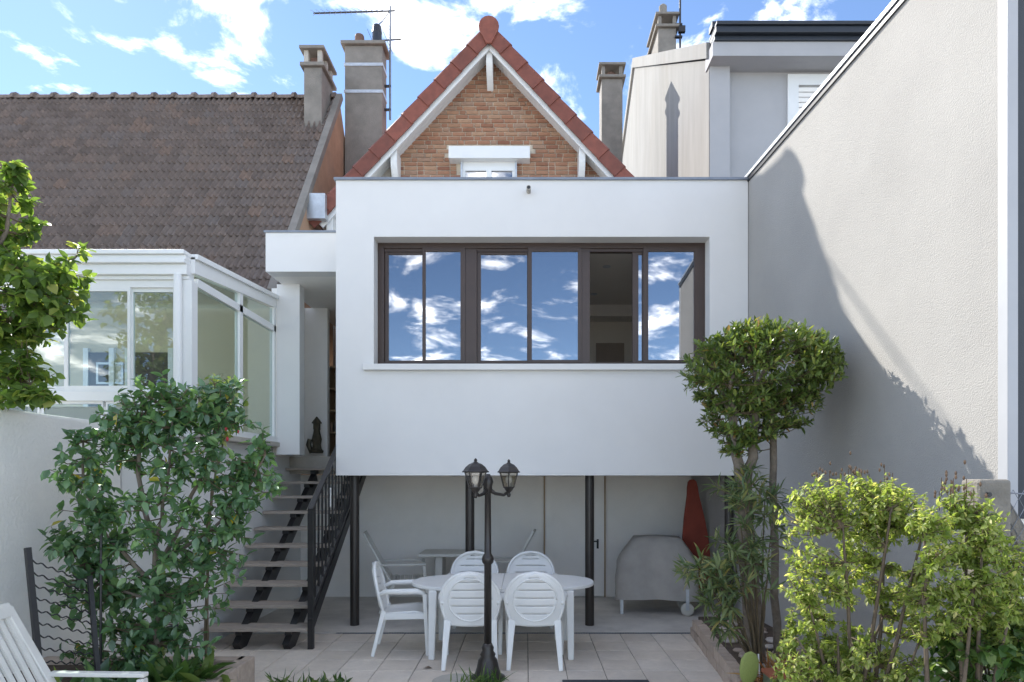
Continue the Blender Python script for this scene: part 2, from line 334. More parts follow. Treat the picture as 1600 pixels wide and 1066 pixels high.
# canopy box over the side entrance, with its pillar and passage
can = thing('entrance_canopy', 'white box canopy and pillar over the side entrance beside the stairs', 'porch', (-2.8, 8.4, 0))
MB().box(-3.215, X0-.004, 7.9, 8.1, 4.34, 4.82).build('canopy_front', M['white'], can)
MB().box(-3.215, X0-.004, 8.1, 11.05, 4.34, 4.80).build('canopy_roof', M['offwhite'], can)
MB().box(-3.235, X0-.004, 7.885, 8.12, 4.82, 4.845).build('canopy_coping', M['zinc'], can)
MB().box(-3.28, -2.98, 8.42, 8.6, 2.1, 4.34).build('pillar', M['white'], can)
MB().box(-3.42, -2.98, 9.6, 9.7, 2.1, 4.34).build('passage_wall', M['offwhite'], can)
MB().box(-3.3, X0-.004, 10.95, 11.05, 2.1, 4.34).build('passage_back_wall', M['roomdoor'], can)
MB().box(-3.42, X0-.03, 9.2, 11.05, 1.85, 2.1).build('landing', M['cementpale'], can)
MB().box(-3.42, -3.32, 8.6, 9.6, 2.1, 4.34).build('passage_side_wall', M['offwhite'], can)
# shelf with things in the passage, statue on the landing
sh = thing('shelf', 'narrow brown shelf with small items in the entrance passage', 'shelf', (-2.9, 10.4, 2.1))
MB().box(-3.2, -3.17, 10.2, 10.6, 2.1, 3.6).box(-2.66, -2.63, 10.2, 10.6, 2.1, 3.6).build('side_panel', M['doorframe'], sh)
for z in (2.15, 2.5, 2.85, 3.2, 3.55): MB().box(-3.17, -2.66, 10.2, 10.6, z, z+.025).build('board', M['doorframe'], sh)
for i in range(9):
    z = random.choice((2.175, 2.525, 2.875, 3.225)); x = -3.13+i*.052
    tag(MB().lathe([(.02,0),(.025,.05),(.018,.12),(.012,.16)], 8, (x, 10.27, z)).build('jar', M['roomdark'] if i%2 else M['stone']), 'small jar standing on the brown shelf in the entrance passage', 'jar', 'jars on the passage shelf')
st = thing('lantern_statue', 'bronze garden lantern figure standing on the entrance landing by the pillar', 'statue', P(495, 708, 9.32))
b_ = st.location
MB().lathe([(.09,0),(.1,.03),(.07,.06),(.06,.12),(.075,.2),(.05,.3),(.045,.34)], 10, b_).build('body', M['bronze'], st)
MB().box(b_.x-.04, b_.x+.04, b_.y-.04, b_.y+.04, b_.z+.34, b_.z+.43).build('lantern_box', M['bronze'], st)
MB().lathe([(.07,.43),(.075,.44),(.03,.5),(.008,.53)], 10, b_).build('lantern_roof', M['bronze'], st)
MB().tube([b_+V(-.07,-.02,0), b_+V(-.11,-.03,.12), b_+V(-.09,-.03,.2)], [.03,.04,.035], 8).build('pot', M['bronze'], st)
# undercroft back wall and door
bw = MB().box(-3.42, 2.6, 9.65, 9.8, 0, 1.84).build('undercroft_back_wall', M['offwhite'])
tag(bw, 'white rendered back wall under the raised extension', 'wall')
dr_ = thing('cellar_door', 'flush white door with black handle in the back wall under the extension', 'door', (.72, 9.63, 0))
MB().box(.29, 1.17, 9.6, 9.63, .02, 1.82).build('door_leaf', M['offwhite'], dr_)
MB().box(.265, .285, 9.605, 9.64, 0, 1.82).box(1.175, 1.195, 9.605, 9.64, 0, 1.82).build('door_edging', M['doorframe'], dr_)
hp = P(934, 848, 9.58)
MB().box(hp.x-.015, hp.x+.015, 9.585, 9.6, hp.z-.09, hp.z+.05).bar((hp.x, 9.57, hp.z+.02), (hp.x-.1, 9.57, hp.z+.02), .018, .02).bar((hp.x, 9.57, hp.z+.02), (hp.x, 9.6, hp.z+.02), .016, .016).build('handle', M['black'], dr_)

# ------------------------------------------------------------------ brick house behind
YV, YG = 10.65, 11.1
AX, AZ = -.618, 9.35; SL = 1.07; ang = math.atan(SL); L_S = math.sqrt(1+SL*SL)
bh = thing('brick_house', 'brick gabled house with red verge tiles and white soffits behind the extension', 'house', (AX, YG, 0))
def roofz(x): return AZ-abs(x-AX)*SL
wall_poly = [(-3.35, 4.0), (2.3, 4.0), (2.3, roofz(2.3)-.3), (AX, AZ-.3), (-3.35, roofz(-3.35)-.3)]
gw = MB().prism(wall_poly, 'y', YG, 17.5).build('gable_wall', M['mortar'], bh)
MB().prism([(-3.34,4.0),(-2.35,4.0),(-2.35,roofz(-2.35)-.25),(-3.34,roofz(-3.34)-.25)], 'y', YG-.015, YG+.05).build('render_strip', M['cementpale'], bh)
CO = .0744
bmeshes = []
for (bl) in (.212, .1):
    w, hh, d = bl/2, .0295, .014; e = .004
    bmeshes.append(MB().add([(-w,-d+e,-hh),(w,-d+e,-hh),(w,-d+e,hh),(-w,-d+e,hh),(-w+e,-d,-hh+e),(w-e,-d,-hh+e),(w-e,-d,hh-e),(-w+e,-d,hh-e),(-w,.03,-hh),(w,.03,-hh),(w,.03,hh),(-w,.03,hh)],
        [(4,5,6,7),(0,1,5,4),(1,2,6,5),(2,3,7,6),(3,0,4,7),(0,8,9,1),(1,9,10,2),(2,10,11,3),(3,11,8,0)]).mesh('brick', M['brick']))
nb = 0
row = 0; z = 6.93
while z < 9.05:
    half = (AZ-.16-z)/SL
    xa, xb = max(AX-half, -2.34), AX+half
    x = xa+random.uniform(0, .02) - (0.11 if row % 2 else 0)
    k = random.randint(0, 3)
    while x < xb:
        head = (k % 3 == 2); bl = .1 if head else .212
        xc = x+bl/2; k += 1
        inwin = (-1.1 < xc-.0 < -.19+.02) and z < 7.30
        inlint = (-1.36 < xc < .09) and 7.29 < z < 7.56
        if xa-.05 < xc-bl/2 and xc+bl/2 < xb+.08 and not inwin and not inlint:
            o = put('brick', bmeshes[1 if head else 0], gw); o.location = (xc, YG-random.uniform(.0,.008), z); o.rotation_euler = (0, random.uniform(-.012,.012), 0); nb += 1
        x += bl+.015
    z += CO; row += 1
print('bricks', nb)
# lintel box, small window
a = P(701, 229, 10.9); b = P(828, 248, 10.9)
MB().box(a.x, b.x, 10.88, YG+.02, b.z, a.z).build('shutter_box', M['pvc'], bh, bevel=.005)
wa = P(723, 250, 11.05); wb = P(805, 300, 11.05)
win = MB().ring((wa.x, wb.x, 6.6, wa.z+.03), (wa.x+.05, wb.x-.05, 6.65, P(0,268,11.05).z), 11.02, 11.09).build('window', M['pvc'], bh)
MB().box((wa.x+wb.x)/2-.045, (wa.x+wb.x)/2+.045, 11.0, 11.06, 6.65, P(0,268,11.05).z).build('meeting_rail', M['pvc'], win)
MB().box(wa.x+.05, wb.x-.05, 11.05, 11.055, 6.65, P(0,268,11.05).z).build('pane', M['glass'], win)
MB().box(wa.x-.03, wa.x, 10.98, 11.09, 6.6, wa.z).box(wb.x, wb.x+.03, 10.98, 11.09, 6.6, wa.z).build('shutter_rail', M['zincpale'], win)
MB().box(wa.x+.05, wb.x-.05, 11.2, 11.25, 6.6, 7.3).build('curtain', M['pvc'], win)
# roof slabs, verge tiles, soffit boards, brackets
def slope_pt(side, s, y, off):                        # s metres down the slope from the apex, off = perpendicular below
    dx, dz = side/L_S, -SL/L_S; nx, nz = -side*SL/L_S, -1/L_S
    return Vector((AX+dx*s+nx*off, y, AZ+dz*s+nz*off))
LEN = 2.98*L_S
for side in (-1, 1):
    q = [slope_pt(side, 0.0, 0, .03), slope_pt(side, LEN, 0, .03), slope_pt(side, LEN, 0, .17), slope_pt(side, .12, 0, .17)]
    MB().prism([(p.x, p.z) for p in q], 'y', YV+.03, 18).build('roof_slope', M['verge'], bh)
    pr = MB()
    for off0, off1, y0, y1 in ((.2,.235,YV+.06,YV+.1),):
        pr = MB(); p4 = [slope_pt(side, s, 0, o_) for s, o_ in ((.2,.17),(LEN,.17),(LEN,.28),(.3,.28))]
        pr.prism([(p.x, p.z) for p in p4], 'y', YV+.03, YV+.06)
    pr.build('barge_board', M['pvc'], bh)
    for k in range(4):                                # soffit boards running up the slope
        y0 = YV+.062+k*.098
        p4 = [slope_pt(side, s, 0, o_) for s, o_ in ((.25,.2),(LEN,.2),(LEN,.215),(.26,.215))]
        MB().prism([(p.x, p.z) for p in p4], 'y', y0, y0+.092).build('soffit_board', M['pvc'], bh)
    n = 11; tl = LEN/(n)
    vt = []
    for k in range(n):
        s0, s1 = .12+k*tl-.03, .12+(k+1)*tl
        if s1 > LEN+.1: s1 = LEN+.1
        t_ = MB(); pts = []
        for s, lift in ((s0, -.008), (s1, .014)):
            for off, y in ((-.02-lift, YV+.16), (-.035-lift, YV+.03), (-.02-lift, YV-.015), (.02-lift, YV-.04-lift), (.225-lift*.4, YV-.035-lift), (.225-lift*.4, YV-.015), (.03, YV+.02), (.01, YV+.16)):
                pts.append(slope_pt(side, s, y, off))
        m_ = 8
        t_.add(pts, [(i, (i+1) % m_, m_+(i+1) % m_, m_+i) for i in range(m_)]+[tuple(range(m_))[::-1], tuple(range(m_, 2*m_))])
        t_.build('verge_tile', M['verge'], bh)
rt = MB()
prof = [(math.cos(a_)*.19, math.sin(a_)*.19+.02) for a_ in [R(-20+i*22) for i in range(11)]]+[(-.12,-.16),(-.05,-.3),(.05,-.3),(.12,-.16)]
rt.prism([(AX+p*.9, AZ-.1+q*.9) for p, q in prof], 'y', YV-.075, YV-.03)
rt.prism([(AX+math.cos(a_)*.155, AZ-.09+math.sin(a_)*.155) for a_ in [R(i*18) for i in range(11)]], 'y', YV-.03, 18)
rt.build('ridge_tile', M['verge'], bh, bevel=.012)
def bracket(cx, ztop, hgt):
    prof = [(YG, ztop), (YV+.075, ztop)]
    for i in range(9):
        t = i/8.; prof.append((YV+.075+.02+ (YG-YV-.095)*(t**2.2), ztop-.16-(hgt-.16)*t))
    MB().prism(prof, 'x', cx-.055, cx+.055).build('bracket', M['pvc'], bh, bevel=.008)
bracket(AX, AZ-.32, .55)
for px in (617, 909):
    x = (px-CX)/F*10.85; bracket(x, roofz(x)-.30, .62)
xl = -3.3; bracket(xl, roofz(xl)-.3, .6)
MB().box(-3.62, -3.3, 10.5, 10.64, P(0,345,10.6).z, P(0,306,10.6).z).build('zinc_hopper', M['zincpale'], bh)
# right hand chimney, far back on the slope
def chimney(parent, x0, x1, y0, y1, zb, zt, m, capm, style=0):
    ch = MB().box(x0, x1, y0, y1, zb, zt).build('chimney', m, parent, bevel=.01)
    o = .07
    MB().box(x0-o, x1+o, y0-o, y1+o, zt, zt+.07).build('chimney_cap', capm, ch, bevel=.015)
    if style:
        hh = .3
        lg = MB()
        for (xx, yy) in ((x0, y0), (x1-.08, y0), (x0, y1-.08), (x1-.08, y1-.08)): MB().box(xx, xx+.08, yy, yy+.08, zt+.07, zt+hh).build('cap_leg', capm, ch)
        MB().lathe([(.12,0),(.12,.18)], 14, ((x0+x1)/2, (y0+y1)/2, zt+.071)).build('chimney_pot', M['terrapot'], ch)
        MB().box(x0-o, x1+o, y0-o, y1+o, zt+hh, zt+hh+.06).build('top_slab', capm, ch, bevel=.015)
    return ch
chimney(bh, 1.8, 2.3, 15.25, 15.75, 5.5, 11.3, M['cement'], M['cement'], 1)
# big middle chimney with two bands
cc = chimney(bh, -3.57, -2.83, 12.6, 12.98, 5.0, 10.3, M['cement'], M['cement'], 0)
for py in (101, 143):
    zz = P(0, py, 12.6).z; MB().ring((-3.585, -2.815, 12.585, 12.995), (-3.569, -2.831, 12.601, 12.979), 0, 1)
    bd = MB()
    bd.box(-3.585, -2.815, 12.588, 12.6, zz-.03, zz+.03).box(-2.83, -2.818, 12.6, 12.98, zz-.03, zz+.03).box(-3.582, -3.57, 12.6, 12.98, zz-.03, zz+.03)
    bd.build('steel_band', M['zincpale'], cc)
MB().lathe([(.1,0),(.095,.22),(.085,.26)], 14, (-3.33, 12.8, 10.37)).build('clay_pot', M['terrapot'], cc)
MB().lathe([(.1,0),(.095,.3),(.1,.31),(.085,.44),(.06,.47)], 14, (-2.98, 12.8, 10.37)).build('black_pot', M['anthracite'], cc)
# TV aerial
an = thing('tv_aerial', 'grey television aerial on a mast strapped to the middle chimney', 'antenna', (-2.72, 12.8, 8.9))
MB().tube([(-2.72,12.8,8.95),(-2.72,12.8,11.22)], .022, 8).build('mast', M['zinc'], an)
MB().tube([(-2.62,12.8,11.13),(-4.25,12.8,11.08)], .016, 6).build('boom', M['black'], an)
el = MB()
for k in range(14):
    x = -2.85-k*.105; z_ = 11.12-(2.62+x)*-.0307
    z_ = 11.13+(x+2.62)*.0307
    el.tube([(x-.16,12.98,z_+.2),(x,12.8,z_+.01),(x+.02,12.62,z_-.17)], .005, 4)
el.build('rod', M['zinc'], an)
el2 = MB(); el2.tube([(-3.2,12.8,10.52),(-2.5,12.8,10.56)], .014, 6)
for x in (-3.1,-2.95,-2.8,-2.55): el2.tube([(x-.1,12.9,10.83),(x+.16,12.7,10.2)], .005, 4)
el2.build('lower_boom', M['black'], an)
br = MB()
for zz in (9.15, 9.62): br.box(-2.83, -2.70, 12.78, 12.82, zz-.02, zz+.02)
br.build('wall_bracket', M['black'], an)
MB().tube([(-2.74,12.79,11.1),(-2.85,12.75,10.9),(-2.98,12.72,10.75)], .01, 5).build('cable', M['black'], an)

# ------------------------------------------------------------------ left house with tiled roof
XR = -3.62
ZR0, YR0, ZE, YE = 9.13, 12.4, 4.45, 9.15
lh = thing('tiled_house', 'neighbouring house with steep weathered brown tiled roof on the left', 'house', (-6, YR0, 0))
TA = math.atan2(ZR0-ZE, YR0-YE); RL = math.hypot(ZR0-ZE, YR0-YE)
MB().prism([(YE+.05, ZE-.12),(YR0, ZR0-.12),(YR0+3.25, ZE-.12),(YR0+3.25, 0),(YE+.25, 0),(YE+.25, ZE-.2)], 'x', -13, XR+.02).build('wall', M['orangerender'], lh)
TWd, TH = .2, .2585
tl_ = MB(); NX = 17; sec = []
def tprof(u): return .055*max(0, math.cos((u*2-.25)*2*math.pi))**2.2+.004*math.cos(u*2*math.pi)
for (v, lift) in ((0,.03),(.5,.02),(1.12,.0)):
    for i in range(NX):
        u = i/(NX-1); sec.append(((u-.5)*TWd, v*TH, lift+tprof(u)))
sec += [((i/(NX-1)-.5)*TWd, 0, -.005) for i in range(NX)]
fs = []
for r_ in range(2):
    for i in range(NX-1): a_ = r_*NX+i; fs.append((a_, a_+1, a_+NX+1, a_+NX))
for i in range(NX-1): fs.append((3*NX+i, 3*NX+i+1, i+1, i))
tl_.add(sec, fs); tmesh2 = tl_.mesh('roof_tile', M['rooftile'])
roof = MB().prism([(YE, ZE-.03),(YR0, ZR0-.03),(YR0, ZR0-.11),(YE, ZE-.11)], 'x', -13, XR).build('roof', M['rooftile'], lh)
rows = int(RL/TH)
rot = Matrix.Rotation(TA, 4, 'X')
cnt = 0; rest = MB()
for r_ in range(rows):
    base = V(0, YE+math.cos(TA)*r_*TH, ZE+math.sin(TA)*r_*TH)
    for i in range(46):
        x = XR-.1-i*TWd-(TWd/2 if r_ % 2 else 0)*0
        px = CX+F*x/base.y
        loc = V(x, base.y, base.z)+V(0, random.uniform(-.003,.003), random.uniform(-.003,.003))
        vis = px > -25
        if not vis and i > 30: break
        if vis and cnt < 300 and (base.z > 4.75 or px > 380):
            o = put('roof_tile', tmesh2, roof); o.location = loc; o.rotation_euler = (TA+random.uniform(-.01,.01), random.uniform(-.012,.012), random.uniform(-.008,.008)); cnt += 1
        else:
            rest.add([loc+(rot @ Vector(p)) for p in sec], fs)
stuff(rest.build('roof_tiles_upper', M['rooftilefar'], lh))
MB().prism([(YR0, ZR0-.03),(YR0+3.25, ZE-.03),(YR0+3.25, ZE-.1),(YR0, ZR0-.1)], 'x', -13, XR).build('rear_roof', M['rooftile'], lh)
rg = MB()
for i in range(24):
    x = XR-.05-i*.385
    o = MB()
    pr_ = []
    for (dx, r0) in ((0,.13),(-.06,.125),(-.07,.095),(-.385,.09)):
        pr_.append((dx, r0))
    vs_ = []; fs_ = []
    for dx, r0 in pr_:
        for k in range(9):
            a_ = R(-10+k*25); vs_.append((x+dx, YR0+math.cos(a_)*r0*1.2, ZR0-.02+math.sin(a_)*r0))
    for j in range(3):
        for k in range(8): a_ = j*9+k; fs_.append((a_, a_+1, a_+10, a_+9))
    fs_.append(tuple(range(9)))
    o.add(vs_, fs_).build('ridge_tile', M['rooftile'], lh)
MB().bar((XR+.0, YE-.02, ZE+.0), (XR+.0, YR0+.02, ZR0+.06), .12, .11).build('verge_coping', M['cement'], lh)
lc = MB().box(-4.09, -3.76, 11.78, 12.45, 8.0, 9.35).build('chimney', M['cement'], lh, bevel=.01)
MB().box(-4.15, -3.70, 11.72, 12.52, 9.35, 9.42).build('chimney_cap', M['cement'], lc, bevel=.012)
lgm = MB()
for (xx, yy) in ((-4.09,11.78),(-3.84,11.78),(-4.09,12.37),(-3.84,12.37),(-3.84,12.08)): MB().box(xx, xx+.08, yy, yy+.08, 9.42, 9.66).build('cap_leg', M['cementpale'], lc)
MB().box(-4.0, -3.86, 11.9, 12.33, 9.42, 9.6).build('flue', M['terrapot'], lc)
MB().box(-4.16, -3.70, 11.71, 12.53, 9.66, 9.72).build('top_slab', M['cement'], lc, bevel=.012)
# interior of the conservatory side: cream wall with openings
MB().box(-7.5, -3.45, YE+.1, YE+.245, 2.0, 4.33).build('conservatory_back_wall', M['cream'], lh)
for (xa, xb) in ((-6.3,-6.0),(-5.7,-5.15)): MB().box(xa, xb, YE+.07, YE+.1, 2.1, 3.6).build('inner_door', M['roomdark'], lh)
for (xa, xb) in ((-6.37,-6.3),(-6.0,-5.93),(-5.77,-5.7),(-5.15,-5.08)): MB().box(xa, xb, YE+.05, YE+.1, 2.1, 3.66).build('door_frame', M['pvc'], lh)

# ------------------------------------------------------------------ conservatory
cs = thing('conservatory', 'white framed glazed conservatory on a white base wall left of the stairs', 'conservatory', (-3.3, 6.32, 0))
YC, XC, YC2 = 6.32, -3.3, 8.42
def cx_(px): return (px-CX)/F*YC
def cz(py): return EYE+(CY-py)/F*YC
MB().box(-3.44, -3.40, 6.34, 9.68, -.02, 2.2).box(-6.5, -3.44, 6.34, 6.5, -.02, 2.5).build('base_wall', M['white'], cs)
MB().box(-3.46, -3.24, 6.36, 9.2, 2.2, 2.26).build('base_ledge', M['cementpale'], cs, bevel=.006)
# front: gutter fascia with ribs
gt = MB()
for (p0, p1, d) in ((396,403,.12),(403,410,.09),(410,416,.11),(416,432,.07),(432,438,.03)): gt.box(-6.5, cx_(297), YC-d, YC+.08, cz(p1), cz(p0))
gt.build('gutter', M['pvc'], cs, bevel=.006)
MB().box(-6.5, cx_(272), YC, YC+.06, cz(449), cz(438)).build('top_rail', M['pvc'], cs)
MB().box(cx_(272), cx_(301), YC-.02, YC+.1, 2.2, cz(438)).build('corner_post', M['pvc'], cs, bevel=.004)
MB().tube([(cx_(283), YC-.06, 2.2), (cx_(283), YC-.06, cz(432))], .038, 14).build('downpipe', M['pvc'], cs)
MB().box(-6.5, cx_(272), YC-.03, YC+.06, cz(627), cz(612)).build('sill', M['pvc'], cs, bevel=.004)
for (a, b, dy) in ((100, 203, .0), (199, 272, .03), (20, 103, .03), (-60, 24, .0)):
    s_ = MB().ring((cx_(a), cx_(b), cz(612), cz(449)), (cx_(a+6), cx_(b-4), cz(603), cz(455)), YC+dy, YC+dy+.03).build('sash', M['pvc'], cs)
    MB().box(cx_(a+6), cx_(b-4), YC+dy+.012, YC+dy+.018, cz(603), cz(455)).build('pane', M['clearglass'], s_)
for (a, b) in ((-60, 60), (64, 160), (164, 270)):
    s_ = MB().ring((cx_(a), cx_(b), cz(662), cz(627)), (cx_(a+3), cx_(b-3), cz(659), cz(631)), YC+.01, YC+.04).build('lower_light', M['pvc'], cs)
    MB().box(cx_(a+3), cx_(b-3), YC+.02, YC+.026, cz(659), cz(631)).build('pane', M['clearglass'], s_)
# side
zt0, zt1 = 3.98, 4.16
MB().prism([(YC+.02, zt0-.16), (YC2, zt1-.13), (YC2, zt1), (YC+.02, zt0)], 'x', XC-.06, XC+.02).build('sloping_rail', M['pvc'], cs)
MB().prism([(YC+.02, zt0-.02), (YC2, zt1-.02), (YC2, zt1+.03), (YC+.02, zt0+.03)], 'x', XC-.02, XC+.05).build('rail_cap', M['pvc'], cs)
MB().box(XC-.05, XC+.01, YC+.1, YC2, 3.71, 3.79).build('transom', M['pvc'], cs)
MB().box(XC-.05, XC+.01, 7.36, 7.44, 2.3, 4.0).build('mullion', M['pvc'], cs)
MB().box(XC-.05, XC+.01, YC2-.06, YC2, 2.3, 4.05).build('end_post', M['pvc'], cs)
MB().box(XC-.07, XC+.03, YC+.1, YC2, 2.26, 2.33).build('side_sill', M['pvc'], cs)
for (y0, y1, z0, z1a, z1b) in ((6.42,7.36,2.33,3.71,3.71),(7.44,8.36,2.33,3.71,3.71)):
    MB().prism([(y0,z0),(y1,z0),(y1,z1b),(y0,z1a)], 'x', XC-.025, XC-.018).build('pane', M['clearglass'], cs)
for (y0, y1) in ((6.42,7.36),(7.44,8.36)):
    f_ = lambda y: zt0-.15+(zt1-zt0)*(y-YC)/(YC2-YC)
    MB().prism([(y0,3.79),(y1,3.79),(y1,f_(y1)),(y0,f_(y0))], 'x', XC-.025, XC-.018).build('pane', M['clearglass'], cs)
MB().prism([(YC, 3.96), (9.1, 4.2), (9.1, 4.23), (YC, 3.99)], 'x', -6.5, XC-.065).build('roof_panel', M['polycarb'], cs)
MB().box(-6.5, -3.46, 6.5, 9.2, 1.9, 2.0).build('floor', M['cementpale'], cs)
for (px, py, w_, h_) in ((170, 583, 42, 34), (258, 500, 0, 0), (90, 535, 34, 40)):
    if not w_: continue
    p_ = P(px, py, 9.2); pw, ph = w_*.0092/2, h_*.0092/2
    f_ = thing('picture', 'small framed picture with pale mount on the conservatory wall, '+('lower one' if py > 550 else 'upper one'), 'picture', (p_.x, 9.22, p_.z), 0, 'pictures in the conservatory')
    MB().ring((p_.x-pw, p_.x+pw, p_.z-ph, p_.z+ph), (p_.x-pw+.03, p_.x+pw-.03, p_.z-ph+.03, p_.z+ph-.03), 9.215, 9.245).build('frame', M['zincpale'], f_)
    MB().box(p_.x-pw+.03, p_.x+pw-.03, 9.23, 9.24, p_.z-ph+.03, p_.z+ph-.03).build('print', M['paper'], f_)

# ------------------------------------------------------------------ right: boundary building, house with gable
bb = thing('boundary_building', 'tall beige stuccoed side wall of the neighbouring building on the right', 'building', (wx(5), 5, 0))
Y0b, Y1b = 3.77, 9.72; ZB = 5.30
pl = lambda off: [(wx(Y0b)+off, Y0b), (wx(Y1b)+off, Y1b)]
MB().prism([(wx(Y0b)+.06, Y0b+.0), (8, Y0b), (8, Y1b), (wx(Y1b), Y1b), ], 'z', -.03, ZB).build('core', M['greyfacade'], bb)
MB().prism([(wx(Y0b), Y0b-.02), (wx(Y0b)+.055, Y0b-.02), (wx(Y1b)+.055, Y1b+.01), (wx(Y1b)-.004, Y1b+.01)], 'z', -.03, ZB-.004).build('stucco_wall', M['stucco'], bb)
MB().prism([(wx(Y0b)-.03, Y0b-.06), (wx(Y0b)+.3, Y0b-.06), (wx(Y1b)+.3, Y1b+.03), (wx(Y1b)-.03, Y1b+.03)], 'z', ZB+.015, ZB+.05).build('coping', M['zincpale'], bb)
MB().prism([(wx(Y0b)-.018, Y0b-.04), (wx(Y0b)+.2, Y0b-.04), (wx(Y1b)+.2, Y1b+.02), (wx(Y1b)-.018, Y1b+.02)], 'z', ZB-.035, ZB+.015).build('coping_drip', M['anthracite'], bb)
MB().box(wx(Y0b)-.012, wx(Y0b)+.05, Y0b-.05, Y0b+.03, -.03, ZB-.04).build('corner_trim', M['trimgrey'], bb, bevel=.004)
MB().box(wx(Y0b)+.05, 8, Y0b-.045, Y0b-.002, P(0,810,Y0b).z, ZB-.04).build('grey_cladding', M['greyfacade'], bb)
MB().box(wx(Y0b)+.06, 8, Y0b-.03, Y0b-.001, -.03, P(0,810,Y0b).z).build('plinth_wall', M['offwhite'], bb)

XH = 3.2; YH = 11.2; YHR = 18.9; ZHE, ZHR = 9.1, 13.9
rh = thing('white_gable_house', 'tall white rendered house with dark gutter behind the beige wall', 'house', (XH, YH, 0))
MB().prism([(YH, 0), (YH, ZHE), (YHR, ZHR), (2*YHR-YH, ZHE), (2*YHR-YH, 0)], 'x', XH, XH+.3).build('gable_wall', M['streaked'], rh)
MB().prism([(YH-.05, ZHE+.0), (YHR, ZHR+.0), (YHR, ZHR+.28), (YH-.05, ZHE+.28)], 'x', XH-.06, XH+.35).build('gable_coping', M['streaked'], rh)
MB().prism([(YHR, ZHR+.0), (2*YHR-YH, ZHE), (2*YHR-YH, ZHE+.28), (YHR, ZHR+.28)], 'x', XH-.06, XH+.35).build('rear_coping', M['streaked'], rh)
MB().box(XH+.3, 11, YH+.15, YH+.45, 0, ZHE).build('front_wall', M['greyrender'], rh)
MB().box(XH+.012, XH+.36, YH-.02, YH+.15, 0, ZHE-.12).build('corner_pilaster', M['greyrender'], rh)
MB().box(XH-.02, 11, YH-.3, YH+.15, ZHE-.12, ZHE+.12).build('eave_box', M['greyrender'], rh)
gu = MB()
for (z0, z1, d) in ((ZHE+.12, ZHE+.2, .34), (ZHE+.2, ZHE+.31, .42), (ZHE+.31, ZHE+.37, .46)): gu.box(XH+.0, 11, YH-d, YH+.0, z0, z1)
gu.build('gutter', M['anthracite'], rh, bevel=.01)
MB().box(XH-.03, XH+.12, YH-.3, YH-.1, ZHE+.37, ZHE+.47).build('gutter_end', M['anthracite'], rh)
MB().prism([(YH-.1, ZHE+.3), (YHR, ZHR+.1), (2*YHR-YH, ZHE+.3), (2*YHR-YH, ZHE+.2), (YHR, ZHR), (YH-.1, ZHE+.2)], 'x', XH+.35, 11).build('roof', M['anthracite'], rh)
ww = P(1262, 160, YH+.15)
w_ = MB().ring((ww.x-.37, ww.x+.6, ww.z-1.2, ww.z+.47), (ww.x-.18, ww.x+.42, ww.z-1.0, ww.z+.28), YH+.1, YH+.16).build('window', M['pvc'], rh)
for k in range(14): MB().box(ww.x-.18, ww.x+.42, YH+.12, YH+.14, ww.z-1.0+k*.09, ww.z-1.0+k*.09+.075).build('shutter_slat', M['offwhite'], w_)
hc = chimney(rh, XH+.02, XH+.46, 15.6, 16.7, 11.9, 12.75, M['cement'], M['cement'], 1)
MB().lathe([(.17,0),(.14,.25),(.1,.28),(.1,.45),(.05,.5)], 12, (XH+.22, 16.0, 13.11)).build('chimney_cowl', M['cement'], hc)
ra = thing('roof_aerial', 'thin dark mast strapped to the chimney of the white house', 'antenna', (XH+.55, 15.6, 11.9))
MB().tube([(XH+.55,15.58,12.1),(XH+.55,15.58,14.6)], .025, 6).build('mast', M['black'], ra)
for z_ in (12.5, 12.8): MB().box(XH+.42, XH+.6, 15.55, 15.62, z_, z_+.04).build('mast_clamp', M['black'], ra)
MB().box(XH+.5, XH+.66, 15.5, 15.58, 12.6, 12.75).build('amplifier', M['black'], ra)

# ------------------------------------------------------------------ garden wall on the left
gwl = MB().box(-4.2, -4.0, 1.0, 6.335, -.03, 2.33); 
gwo = gwl.build('garden_wall', M['gardenwall'], bevel=.03); tag(gwo, 'rough white rendered garden wall along the left side', 'wall')

# ------------------------------------------------------------------ stairs
st_ = thing('garden_staircase', 'open steel staircase with weathered wooden treads and black railing', 'staircase', (-2.85, 6.66, 0))
for i in range(10):
    y = 6.66+.26*i; zt = .225+.19*i
    t_ = MB().box(-3.385, -2.29 if i else -2.285, y, y+.14, zt-.035, zt).box(-3.385, -2.29 if i else -2.285, y+.148, y+.29, zt-.035, zt-.001)
    t_.build('tread', M['wood'], st_, bevel=.004)
for xs in (-3.02, -2.5):
    m_ = MB(); m_.bar((xs, 6.7, .0), (xs, 9.15, 1.79), .07, .17)
    for i in range(10):
        y = 6.66+.26*i; zt = .225+.19*i
        m_.box(xs-.035, xs+.035, y+.06, y+.26, zt-.085, zt-.036)
    m_.build('stringer', M['black'], st_)
rl = MB(); xr = -2.258
rl.bar((xr, 6.72, 0), (xr, 6.72, 1.47), .055, .055)
rl.bar((xr, 6.70, 1.46), (xr, 9.2, 1.46+2.5*.73), .055, .03)
rl.bar((xr, 6.72, .42), (xr, 9.2, .42+2.48*.73), .05, .04)
rl.bar((xr, 6.72, .27), (xr, 9.2, .27+2.48*.73), .05, .13)
rl.build('railing', M['black'], st_)
rail = st_.children[-1]
for k in range(19):
    y = 6.84+k*.125; zb_ = .44+(y-6.72)*.73; ztp = 1.46+(y-6.70)*.73
    MB().box(xr-.009, xr+.009, y-.009, y+.009, zb_, ztp).build('baluster', M['black'], rail)
tp = P(527, 777, 7.35)
tag(MB().box(xr+.012, xr+.018, 7.33, 7.36, tp.z-.11, tp.z+.11).build('thermometer', M['pvc']), 'small white thermometer strip hanging on the stair railing', 'thermometer')

